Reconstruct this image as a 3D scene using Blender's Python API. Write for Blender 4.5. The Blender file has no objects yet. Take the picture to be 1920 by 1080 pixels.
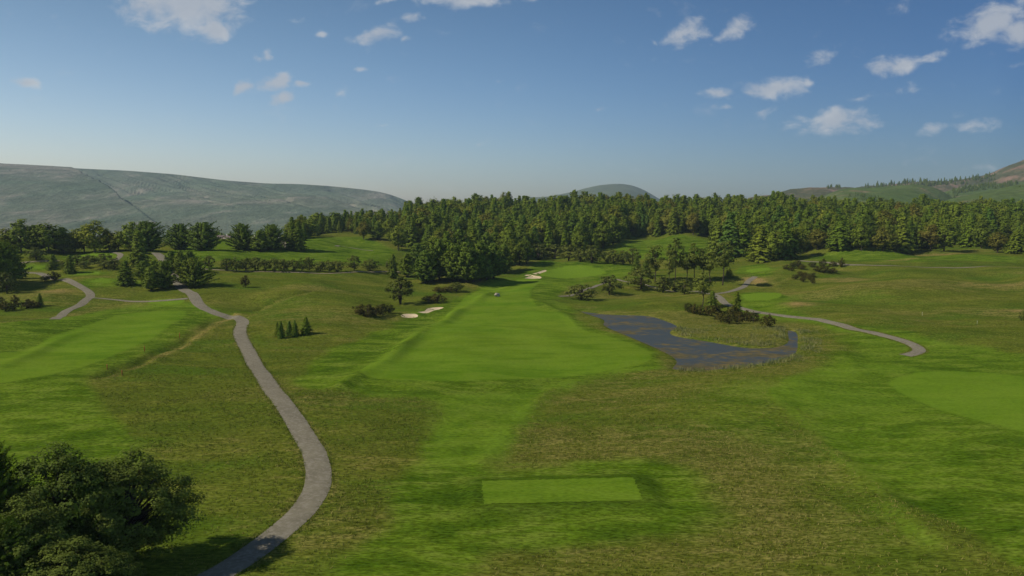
import bpy, math, random
import numpy as np
from mathutils import Vector, Matrix
from mathutils.geometry import delaunay_2d_cdt

RNG = np.random.default_rng(11)
random.seed(7)
SC = bpy.context.scene
COL = SC.collection
F = 1507.0            # focal length in pixels of the 1920 wide photograph
CAM_H = 32.0
PITCH = math.atan((540 - 405) / F)

# ------------------------------------------------------------------ helpers
def link(o, parent=None):
    COL.objects.link(o)
    if parent is not None:
        o.parent = parent
    return o

def tag(o, label=None, cat=None, group=None, kind=None):
    if label: o['label'] = label
    if cat: o['category'] = cat
    if group: o['group'] = group
    if kind: o['kind'] = kind
    return o

def mesh_np(name, verts, faces, mats=(), midx=None, smooth=False):
    """verts (N,3), faces (M,k) int"""
    me = bpy.data.meshes.new(name)
    verts = np.asarray(verts, dtype=np.float32); faces = np.asarray(faces, dtype=np.int32)
    k = faces.shape[1]
    me.vertices.add(len(verts)); me.vertices.foreach_set('co', verts.ravel())
    me.loops.add(faces.size); me.loops.foreach_set('vertex_index', faces.ravel())
    me.polygons.add(len(faces))
    me.polygons.foreach_set('loop_start', np.arange(0, faces.size, k, dtype=np.int32))
    me.polygons.foreach_set('loop_total', np.full(len(faces), k, dtype=np.int32))
    for m in mats: me.materials.append(m)
    if midx is not None: me.polygons.foreach_set('material_index', np.asarray(midx, dtype=np.int32))
    if smooth: me.polygons.foreach_set('use_smooth', np.ones(len(faces), dtype=bool))
    me.update(calc_edges=True)
    return me

def sstep(a, b, x):
    t = np.clip((x - a) / (b - a), 0, 1)
    return t * t * (3 - 2 * t)

# ------------------------------------------------------------------ terrain
TC = np.array([-900, -500, -100, 150, 400, 560, 740, 960, 1200, 1400, 1650, 1920, 2400, 2900], float)
TY = np.array([0, 200, 250, 300, 350, 400, 450, 500, 550, 600, 700, 800, 900, 1100, 1600], float)
TZ = np.array([
 [0]*14,
 [0]*14,
 [1, 1, 1, 1, 1, .5, 0, 0, 0, 0, 1, 1, 1, 1],
 [4, 4, 4.5, 4.5, 4, 3, 1, .3, 0, .5, 3, 3, 3, 3],
 [10, 10, 9.5, 9.5, 9, 7, 3, .8, .8, 2, 5, 5, 5, 5],
 [15, 15, 14, 14, 14.5, 12, 6, 2.2, 2.5, 4, 7, 7, 7, 7],
 [16, 16, 15.5, 15.5, 17.5, 15, 9, 5, 4.5, 7, 9, 9.5, 10, 10],
 [14, 14, 13, 13, 17, 17, 13, 8.5, 8.5, 11, 11.5, 12, 12, 12],
 [12, 12, 10, 10, 13, 19, 17, 13, 13, 15, 14.5, 14.5, 15, 15],
 [10, 10, 8, 8, 10, 20, 21, 18, 17, 19, 18, 18, 18, 18],
 [8, 8, 7, 7, 7, 16, 27, 28, 29, 28, 23, 23, 23, 23],
 [4, 4, 4, 4, 5, 10, 24, 33, 35, 33, 26, 26, 26, 26],
 [0, 0, 0, 0, 0, 4, 15, 25, 29, 28, 24, 23, 23, 23],
 [-5, -5, -5, -5, -5, 0, 5, 8, 10, 14, 14, 14, 14, 14],
 [-10]*14], float)
GC = np.arange(-900, 2901, 40.0); GY = np.arange(0, 1601, 10.0)
def _mk():
    a = np.array([np.interp(GC, TC, r) for r in TZ])
    b = np.array([np.interp(GY, TY, a[:, j]) for j in range(len(GC))]).T
    for _ in range(9):
        p = np.pad(b, ((1, 1), (0, 0)), mode='edge'); b = (p[:-2] + 2 * p[1:-1] + p[2:]) / 4
    for _ in range(5):
        p = np.pad(b, ((0, 0), (1, 1)), mode='edge'); b = (p[:, :-2] + 2 * p[:, 1:-1] + p[:, 2:]) / 4
    return b
GZ = _mk()
def cr(p0, p1, p2, p3, t):
    return 0.5 * (2 * p1 + (p2 - p0) * t + (2 * p0 - 5 * p1 + 4 * p2 - p3) * t * t + (3 * p1 - p0 - 3 * p2 + p3) * t ** 3)
_w = []
_r = random.Random(5)
for wl, amp in [(95, .55), (80, .5), (63, .4), (52, .35), (41, .28), (33, .2), (27, .15), (22, .1), (17, .07), (13, .05), (10, .03)]:
    for _ in range(2):
        a = _r.uniform(0, 2 * math.pi); _w.append((math.cos(a) * 2 * math.pi / wl, math.sin(a) * 2 * math.pi / wl, _r.uniform(0, 6.28), amp))
def base_h(x, y):
    x = np.asarray(x, float); y = np.asarray(y, float)
    yy = np.clip(y, 5, 1599.0)
    c = np.clip(960 + F * x / np.maximum(y, 5.0), -899, 2899)
    fi = yy / 10.0; fj = (c + 900) / 40.0
    i = np.floor(fi).astype(int); j = np.floor(fj).astype(int); ti = fi - i; tj = fj - j
    n0, n1 = GZ.shape
    rows = []
    for di in (-1, 0, 1, 2):
        ii = np.clip(i + di, 0, n0 - 1)
        rows.append(cr(*[GZ[ii, np.clip(j + dj, 0, n1 - 1)] for dj in (-1, 0, 1, 2)], tj))
    z = cr(*rows, ti)
    a = np.interp(y, [0, 120, 220, 330, 600, 1200, 4000], [.25, .35, .7, 1.0, 1.3, 3, 8])
    wx = x + 9 * np.sin(y / 37.0) + 5 * np.sin(y / 17.0 + 2); wy = y + 9 * np.sin(x / 31.0 + 1) + 4 * np.sin(x / 14.0)
    n = 0
    for kx, ky, ph, am in _w:
        n = n + am * np.sin(kx * wx + ky * wy + ph)
    return z + n * a * .8

def ray(px, py):
    X = (px - 960) / F; Z = (540 - py) / F
    cp, sp = math.cos(PITCH), math.sin(PITCH)
    d = np.array([X, cp + Z * sp, -sp + Z * cp])
    return d / d[1]
def cast(px, py, hf, y0=45, y1=1500):
    d = ray(px, py)
    ys = np.arange(y0, y1, 1.0)
    dz = CAM_H + d[2] * ys - hf(d[0] * ys, ys)
    k = np.argmax(dz < 0)
    if not (dz < 0).any():
        k = len(ys) - 1
    a, b = dz[k - 1], dz[k]
    t = a / (a - b) if a != b else 0
    y = ys[k - 1] + t
    return np.array([d[0] * y, y])
def PB(px, py): return cast(px, py, base_h)
def world(pts): return np.array([PB(*p) for p in pts])
def smooth_poly(pts, closed=True, step=2.0):
    p = np.asarray(pts, float); n = len(p); out = []
    rng = range(n) if closed else range(n - 1)
    for i in rng:
        if closed: a, b, c, d = p[(i - 1) % n], p[i], p[(i + 1) % n], p[(i + 2) % n]
        else: a, b, c, d = p[max(i - 1, 0)], p[i], p[i + 1], p[min(i + 2, n - 1)]
        L = np.linalg.norm(c - b); m = max(1, int(L / step))
        # centripetal-like: limit tangents
        la, lc = max(np.linalg.norm(b - a), 1e-3), max(np.linalg.norm(d - c), 1e-3)
        m0 = (c - a) / (la + L) * L; m1 = (d - b) / (lc + L) * L
        for k in range(m):
            t = k / m; t2, t3 = t * t, t ** 3
            out.append((2*t3 - 3*t2 + 1) * b + (t3 - 2*t2 + t) * m0 + (-2*t3 + 3*t2) * c + (t3 - t2) * m1)
    if not closed: out.append(p[-1])
    return np.array(out)

def sd_poly(poly, X, Y, margin=40.0):
    """signed distance, negative inside; only computed near the polygon"""
    out = np.full(X.shape, 1e3)
    lo = poly.min(0) - margin; hi = poly.max(0) + margin
    m = (X > lo[0]) & (X < hi[0]) & (Y > lo[1]) & (Y < hi[1])
    if not m.any(): return out
    x = X[m]; y = Y[m]; d = np.full(x.shape, 1e18); ins = np.zeros(x.shape, bool)
    n = len(poly)
    for i in range(n):
        ax, ay = poly[i]; bx, by = poly[(i + 1) % n]
        ex, ey = bx - ax, by - ay
        t = np.clip(((x - ax) * ex + (y - ay) * ey) / (ex * ex + ey * ey + 1e-12), 0, 1)
        d = np.minimum(d, (x - ax - t * ex) ** 2 + (y - ay - t * ey) ** 2)
        c = ((ay > y) != (by > y))
        ins ^= c & (x < (bx - ax) * (y - ay) / (by - ay + 1e-12) + ax)
    d = np.sqrt(d); d[ins] *= -1
    out[m] = d
    return out
def sd_line(line, X, Y, margin=25.0):
    out = np.full(X.shape, 1e3)
    lo = line.min(0) - margin; hi = line.max(0) + margin
    m = (X > lo[0]) & (X < hi[0]) & (Y > lo[1]) & (Y < hi[1])
    if not m.any(): return out
    x = X[m]; y = Y[m]; d = np.full(x.shape, 1e18); s = np.zeros(x.shape)
    for i in range(len(line) - 1):
        ax, ay = line[i]; bx, by = line[i + 1]; ex, ey = bx - ax, by - ay
        t = np.clip(((x - ax) * ex + (y - ay) * ey) / (ex * ex + ey * ey + 1e-12), 0, 1)
        q = (x - ax - t * ex) ** 2 + (y - ay - t * ey) ** 2
        side = np.sign(ex * (y - ay) - ey * (x - ax))
        u = q < d; d = np.where(u, q, d); s = np.where(u, side, s)
    out[m] = np.sqrt(d) * np.where(s == 0, 1, s)
    return out

# outlines traced on the ground (pixel -> ground point)
POND = smooth_poly(world([(1078,578),(1115,583),(1150,586),(1215,588),(1250,603),(1275,615),(1262,624),(1270,631),(1330,640),(1400,648),(1440,647),(1470,638),(1474,618),(1497,622),(1502,640),(1498,660),(1470,672),(1400,680),(1330,685),(1290,688),(1255,687),(1262,670),(1245,655),(1180,632),(1128,614),(1127,600),(1100,587)]), step=2)
TEE = world([(903,911),(1187,905),(1206,949),(907,954)])
BUNK = [world(p) for p in (
    [(752,591),(762,589),(778,589),(784,592),(780,595),(765,596),(755,595)],
    [(781,586),(795,584),(803,579),(818,577),(832,577),(826,580),(812,583),(800,587)],
    [(983,516),(995,516),(1013,519),(1014,522),(998,523),(984,522),(990,519)],
    [(998,514),(1008,511),(1022,507),(1026,508),(1016,512),(1004,515)])]
BUNK = [smooth_poly(b, step=1.0) for b in BUNK]
DITCH = smooth_poly(world([(195,704),(235,688),(280,668),(325,650),(355,632),(400,604),(430,592)]), False, 2)
DITCH2 = smooth_poly(world([(470,584),(510,568),(560,556),(600,547)]), False, 2)
GULLY = smooth_poly(world([(1330,534),(1370,532),(1410,533),(1436,537),(1450,529),(1470,524)]), False, 2)
RIDGES = [(smooth_poly(world(p), False, 2), w, h) for p, w, h in (
    ([(640,728),(700,690),(760,650),(800,618),(850,590),(900,560),(950,540)], 2.2, 1.15),
    ([(1452,745),(1500,790),(1570,855),(1680,950),(1800,1030)], 2.2, .35),
    ([(905,870),(940,820),(985,770),(1060,722),(1150,700)], 1.8, .35),
    ([(1000,562),(1060,590),(1085,618)], 2.0, .5), ([(1060,540),(1100,532),(1160,522)], 2.5, .6),
    ([(1560,640),(1600,690),(1540,716),(1480,718)], 2.0, .3),
    ([(0,690),(60,665),(110,640),(170,620)], 2.0, .5), ([(1480,590),(1550,600),(1640,618)], 2, .4))]
BUMPS = []   # (px, py, radius_x, radius_y, height)
for px, py, rx, ry, hh in [(1455,512,22,14,1.4),(1480,556,16,10,.9),(1600,470,40,20,2.2),(1620,545,30,12,1.6),(1850,540,40,14,1.5),(1700,580,45,9,.9),(1010,497,30,10,1.5),
                           (1090,500,40,9,1.2),(1100,545,18,8,.8),(600,535,30,10,1.3),(480,560,25,10,1.0),(640,560,25,9,.9),(150,525,18,7,1.2),(60,560,20,8,1.0),(830,600,8,12,-.5),
                           (560,660,14,9,.4),(1300,760,16,6,.35),(640,850,9,6,.3),(1560,790,14,8,.4),(330,560,14,8,.6),(1390,556,9,5,.5),(1640,510,40,10,.9),(1800,515,40,9,1.2)]:
    c = PB(px, py); BUMPS.append((c[0], c[1], rx, ry, hh))

def height(x, y):
    x = np.atleast_1d(np.asarray(x, float)); y = np.atleast_1d(np.asarray(y, float))
    z = base_h(x, y)
    for cx, cy, rx, ry, hh in BUMPS:
        q = ((x - cx) / rx) ** 2 + ((y - cy) / ry) ** 2
        z = z + hh * np.exp(-np.minimum(q, 60))
    # pond basin: flatten towards a level shore, then dig
    s = sd_poly(POND, x, y, 30)
    k = 1 - sstep(0, 16, s)
    z = z * (1 - k) + k * (np.clip(s, 0, 16) * .03)
    z = z - 1.3 * (1 - sstep(-4.5, 1.2, s))
    s = sd_poly(TEE, x, y, 14)
    k = 1 - sstep(1.0, 9, s)
    zt = base_h(np.array([TEE[:, 0].mean()]), np.array([TEE[:, 1].mean()]))[0]
    z = z * (1 - k) + zt * k + .55 * (1 - sstep(.4, 3.6, s))
    for b in BUNK:
        s = sd_poly(b, x, y, 8)
        z = z - .45 * (1 - sstep(-2.0, .2, s)) + .25 * np.exp(-((s - 1.2) / 1.0) ** 2)
    for L, w, dep in ((DITCH, 2.0, .85), (DITCH2, 2.2, .8), (GULLY, 1.9, 1.3)):
        s = sd_line(L, x, y); s = s + .6 * np.sin(x / 2.1 + y / 3.3) + .4 * np.sin(y / 1.7)
        dep = dep * (.75 + .35 * np.sin(x / 4.3 + 1))
        z = z - dep * np.exp(-(s / w) ** 2) + .3 * np.exp(-((s + 4) / 2.5) ** 2)
    for L, w, hh in RIDGES:
        s = sd_line(L, x, y, 14)
        z = z + hh * np.exp(-(s / w) ** 2) * (.7 + .4 * np.sin(x / 7.0 + y / 11.0))
    return z
def H1(x, y): return float(height(x, y)[0])
_cache = {}
def P(px, py):
    g = cast(px, py, height)
    return np.array([g[0], g[1], H1(g[0], g[1])])

# ------------------------------------------------------------------ node helpers
def new_mat(name):
    m = bpy.data.materials.new(name); m.use_nodes = True
    nt = m.node_tree; nt.nodes.clear()
    return m, nt
class N:
    def __init__(s, nt): s.nt = nt
    def node(s, t, **kw):
        n = s.nt.nodes.new(t)
        for k, v in kw.items(): setattr(n, k, v)
        return n
    def put(s, sock, v):
        if v is None: return
        if isinstance(v, bpy.types.NodeSocket): s.nt.links.new(v, sock)
        else: sock.default_value = v
    def math(s, op, a, b=None, c=None, clamp=False):
        n = s.node('ShaderNodeMath', operation=op, use_clamp=clamp)
        s.put(n.inputs[0], a); s.put(n.inputs[1], b); s.put(n.inputs[2], c)
        return n.outputs[0]
    def vmath(s, op, a, b=None):
        n = s.node('ShaderNodeVectorMath', operation=op)
        s.put(n.inputs[0], a); s.put(n.inputs[1], b)
        return n.outputs['Value'] if op in ('LENGTH', 'DOT_PRODUCT') else n.outputs[0]
    def mix(s, f, a, b, blend='MIX'):
        n = s.node('ShaderNodeMix', data_type='RGBA', blend_type=blend)
        s.put(n.inputs[0], f); s.put(n.inputs[6], a if not isinstance(a, tuple) else (*a, 1)[:4]); s.put(n.inputs[7], b if not isinstance(b, tuple) else (*b, 1)[:4])
        return n.outputs[2]
    def noise(s, vec, scale, detail=3, rough=.5, dist=0, out=0):
        n = s.node('ShaderNodeTexNoise'); s.put(n.inputs['Vector'], vec)
        n.inputs['Scale'].default_value = scale; n.inputs['Detail'].default_value = detail
        n.inputs['Roughness'].default_value = rough; n.inputs['Distortion'].default_value = dist
        return n.outputs[out]
    def ramp(s, v, a, b, c0=0.0, c1=1.0):
        n = s.node('ShaderNodeMapRange', interpolation_type='SMOOTHSTEP')
        s.put(n.inputs[0], v); n.inputs[1].default_value = a; n.inputs[2].default_value = b
        n.inputs[3].default_value = c0; n.inputs[4].default_value = c1
        return n.outputs[0]
    def scalev(s, v, sc):
        n = s.node('ShaderNodeMapping'); s.put(n.inputs[0], v); n.inputs['Scale'].default_value = sc
        return n.outputs[0]
def finish(nt, shader):
    o = nt.nodes.new('ShaderNodeOutputMaterial'); nt.links.new(shader, o.inputs['Surface']); return o
def princ(n, color, rough=.9, spec=.2, bump=None, sheen=0, sheen_tint=None, metal=0):
    b = n.node('ShaderNodeBsdfPrincipled')
    n.put(b.inputs['Base Color'], color if not isinstance(color, tuple) else (*color, 1)[:4])
    n.put(b.inputs['Roughness'], rough)
    b.inputs['Specular IOR Level'].default_value = spec
    b.inputs['Metallic'].default_value = metal
    if sheen:
        n.put(b.inputs['Sheen Weight'], sheen); b.inputs['Sheen Roughness'].default_value = .6
        if sheen_tint: b.inputs['Sheen Tint'].default_value = (*sheen_tint, 1)
    if bump is not None: n.put(b.inputs['Normal'], bump)
    return b.outputs[0]

# ------------------------------------------------------------------ ground material
def ground_material():
    m, nt = new_mat('grass_ground'); n = N(nt)
    pos = n.node('ShaderNodeNewGeometry').outputs['Position']
    z1 = n.node('ShaderNodeVertexColor', layer_name='zone'); z2 = n.node('ShaderNodeVertexColor', layer_name='zone2')
    sp = n.node('ShaderNodeSeparateColor'); n.put(sp.inputs[0], z1.outputs[0]); fair, semi, green = sp.outputs
    sp2 = n.node('ShaderNodeSeparateColor'); n.put(sp2.inputs[0], z2.outputs[0]); dry, lush_shade, soil = sp2.outputs
    sx = n.scalev(pos, (.42, 1.0, 1.0))
    nA = n.noise(sx, .018, 4, .55); nB = n.noise(sx, .09, 5, .6); nC = n.noise(sx, .55, 5, .65); nD = n.noise(sx, 3.2, 4, .65)
    nE = n.noise(sx, .035, 3, .5, 1.0, out=0)
    # rough grass
    rg = n.mix(n.ramp(nB, .35, .68), (.062, .088, .009), (.110, .124, .016))
    rg = n.mix(n.ramp(nA, .38, .66), rg, n.mix(.5, rg, (0.125, 0.125, 0.018)))
    nG = n.noise(sx, .05, 4, .6)
    rg = n.mix(n.math('MULTIPLY', n.ramp(nG, .5, .62), .5), rg, (.055, .105, .008))
    pd = n.math('ADD', n.math('MULTIPLY', nB, .55), n.math('MULTIPLY', nC, .45))
    pd = n.math('ADD', pd, n.math('MULTIPLY', n.math('SUBTRACT', nA, .5), .5))
    pd = n.math('ADD', pd, n.math('MULTIPLY', dry, .22))
    dryf = n.ramp(pd, .515, .70)
    tuft = n.ramp(n.math('ADD', n.math('MULTIPLY', nC, .5), n.math('MULTIPLY', nD, .5)), .42, .60)
    drycol = n.mix(tuft, (.088, .086, .016), (.165, .145, .038))
    rg = n.mix(n.math('MULTIPLY', dryf, n.math('ADD', .35, n.math('MULTIPLY', tuft, .45))), rg, drycol)
    rg = n.mix(n.math('MULTIPLY', n.math('SUBTRACT', 1.0, n.ramp(nC, .30, .5)), .55), rg, (.036, .050, .005))
    # semi rough, fairway, green
    nF = n.noise(sx, .22, 4, .6, .5)
    sr = n.mix(n.ramp(nB, .36, .66), (.052, .094, .005), (.086, .134, .009))
    sr = n.mix(n.math('MULTIPLY', n.ramp(n.math('ADD', n.math('MULTIPLY', nC, .5), n.math('MULTIPLY', nF, .5)), .46, .62), .75), sr, (.128, .170, .020))
    sr = n.mix(n.math('MULTIPLY', n.math('SUBTRACT', 1.0, n.ramp(nF, .34, .5)), .6), sr, (.030, .062, .004))
    fw = n.mix(n.ramp(nB, .36, .68), (.082, .148, .008), (.106, .172, .012))
    fw = n.mix(n.math('MULTIPLY', n.ramp(nE, .42, .62), .5), fw, (.118, .168, .013))
    fw = n.mix(n.math('MULTIPLY', n.ramp(nF, .46, .64), .45), fw, (.125, .178, .018))
    fw = n.mix(n.math('MULTIPLY', n.math('SUBTRACT', 1.0, n.ramp(nF, .36, .48)), .35), fw, (.048, .100, .005))
    gr = n.mix(nC, (0.100, 0.167, 0.011), (0.125, 0.196, 0.016))
    c = n.mix(semi, rg, sr); c = n.mix(fair, c, fw); c = n.mix(green, c, gr)
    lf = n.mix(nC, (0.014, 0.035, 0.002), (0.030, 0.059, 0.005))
    c = n.mix(n.math('MULTIPLY', lush_shade, n.ramp(nC, .25, .6, .55, 1.0)), c, lf)
    so = n.mix(nC, (0.160, 0.103, 0.031), (0.270, 0.206, 0.074))
    c = n.mix(n.math('MULTIPLY', soil, n.ramp(n.math('ADD', nB, n.math('MULTIPLY', nC, .6)), .62, .95)), c, so)
    # blade scale value variation
    fine = n.ramp(nD, .28, .72, .50, 1.5)
    fine = n.math('ADD', 1.0, n.math('MULTIPLY', n.math('SUBTRACT', fine, 1.0), n.math('SUBTRACT', 1.0, n.math('MULTIPLY', n.math('MAXIMUM', fair, green), .65))))
    c = n.mix(1.0, c, n.vmath('MULTIPLY', (1, 1, 1), None) if False else fine, 'MULTIPLY')
    # bump
    hgt = n.math('ADD', n.math('MULTIPLY', nC, .9), n.math('MULTIPLY', nD, .35))
    bp = n.node('ShaderNodeBump'); n.put(bp.inputs['Height'], hgt)
    n.put(bp.inputs['Strength'], n.math('SUBTRACT', .65, n.math('MULTIPLY', n.math('MAXIMUM', n.math('MULTIPLY', semi, .55), fair), .55)))
    bp.inputs['Distance'].default_value = .6
    finish(nt, princ(n, c, .95, 0.0, bp.outputs[0]))
    return m

def noise_mat(name, c0, c1, scale, rough=.9, spec=.2, bump=.0, detail=5, c2=None, sheen=0):
    m, nt = new_mat(name); n = N(nt)
    co = n.node('ShaderNodeNewGeometry').outputs['Position']
    v = n.noise(co, scale, detail, .6); c = n.mix(n.ramp(v, .3, .7), c0, c1)
    if c2:
        c = n.mix(n.ramp(n.noise(co, scale * 6, 4, .6), .45, .65, 0, .7), c, c2)
    bo = None
    if bump:
        b = n.node('ShaderNodeBump'); n.put(b.inputs['Height'], n.noise(co, scale * 5, 4, .6)); b.inputs['Strength'].default_value = bump; b.inputs['Distance'].default_value = .1
        bo = b.outputs[0]
    finish(nt, princ(n, c, rough, spec, bo)); return m

def foliage(name, cols, trans=.22, rough=.7):
    """cols: list of colours picked per object; fine variation in the crown by noise"""
    m, nt = new_mat(name); n = N(nt)
    oi = n.node('ShaderNodeObjectInfo')
    r = n.node('ShaderNodeValToRGB'); r.color_ramp.interpolation = 'LINEAR'
    el = r.color_ramp.elements
    while len(el) < len(cols): el.new(0.5)
    for i, c in enumerate(cols):
        el[i].position = i / max(1, len(cols) - 1); el[i].color = (*c, 1)
    at = n.node('ShaderNodeAttribute', attribute_name='tone')
    n.put(r.inputs[0], n.math('FRACT', n.math('ADD', oi.outputs['Random'], at.outputs['Fac'])))
    tc = n.node('ShaderNodeTexCoord').outputs['Object']
    v = n.noise(tc, 9.0, 3, .6); v2 = n.noise(tc, 45.0, 2, .6)
    k = n.math('MULTIPLY', n.ramp(v, .3, .7, .68, 1.35), n.ramp(v2, .3, .7, .75, 1.25))
    c = n.mix(1.0, r.outputs[0], k, 'MULTIPLY')
    d = n.node('ShaderNodeBsdfPrincipled'); n.put(d.inputs['Base Color'], c); d.inputs['Roughness'].default_value = rough
    d.inputs['Specular IOR Level'].default_value = .06
    t = n.node('ShaderNodeBsdfTranslucent'); n.put(t.inputs[0], n.mix(1.0, c, (1.1, 1.25, .55), 'MULTIPLY'))
    ms = n.node('ShaderNodeMixShader'); ms.inputs[0].default_value = trans
    nt.links.new(d.outputs[0], ms.inputs[1]); nt.links.new(t.outputs[0], ms.inputs[2])
    finish(nt, ms.outputs[0]); return m

M_GROUND = ground_material()
M_PATH = noise_mat('gravel_path', (.135, .120, .084), (.175, .157, .110), .35, .95, .0, .5, c2=(.225, .20, .155))
M_TRACK = noise_mat('worn_track', (.17, .14, .085), (.24, .20, .13), .5, .95, .1, .4)
M_SAND = noise_mat('bunker_sand', (.42, .32, .185), (.52, .42, .27), .6, .95, .1, .3)
M_BARK = noise_mat('bark', (.035, .026, .018), (.08, .062, .045), 3.0, .9, .1, .5)
M_BARKP = noise_mat('pale_bark', (.09, .08, .065), (.17, .15, .125), 3.0, .9, .1, .5)
M_ROCK = noise_mat('rock', (.16, .13, .10), (.42, .37, .31), 1.6, .9, .2, .8)
M_SPRUCE = foliage('spruce_needles', [(0.067, 0.118, 0.010), (0.124, 0.173, 0.012), (0.092, 0.143, 0.012), (0.153, 0.182, 0.016), (0.070, 0.131, 0.019)])
M_PINE = foliage('pine_needles', [(0.079, 0.118, 0.010), (0.119, 0.157, 0.014), (0.090, 0.136, 0.016), (0.136, 0.165, 0.014)])
M_BROAD = foliage('broad_leaves', [(0.102, 0.138, 0.012), (0.147, 0.188, 0.018), (0.129, 0.136, 0.012), (0.089, 0.131, 0.014), (0.186, 0.201, 0.021)])
M_AUTUMN = foliage('turning_leaves', [(0.139, 0.131, 0.018), (0.114, 0.110, 0.016), (0.162, 0.167, 0.023), (0.121, 0.102, 0.016)])
M_BIRCH = foliage('light_leaves', [(0.104, 0.126, 0.018), (0.128, 0.150, 0.022), (0.085, 0.106, 0.016)])
M_GORSE = foliage('gorse_leaves', [(0.044, 0.041, 0.007), (0.066, 0.055, 0.009), (0.041, 0.048, 0.007)], .12)
M_SHRUB = foliage('shrub_leaves', [(0.076, 0.091, 0.014), (0.100, 0.113, 0.018), (0.067, 0.082, 0.014)], .18)
M_NEAR = foliage('near_leaves', [(.080, .110, .017), (.098, .125, .020)], .25, .7)
M_NEARC = foliage('near_needles', [(0.085, 0.126, 0.013), (0.059, 0.089, 0.010)], .25, .7)

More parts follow.
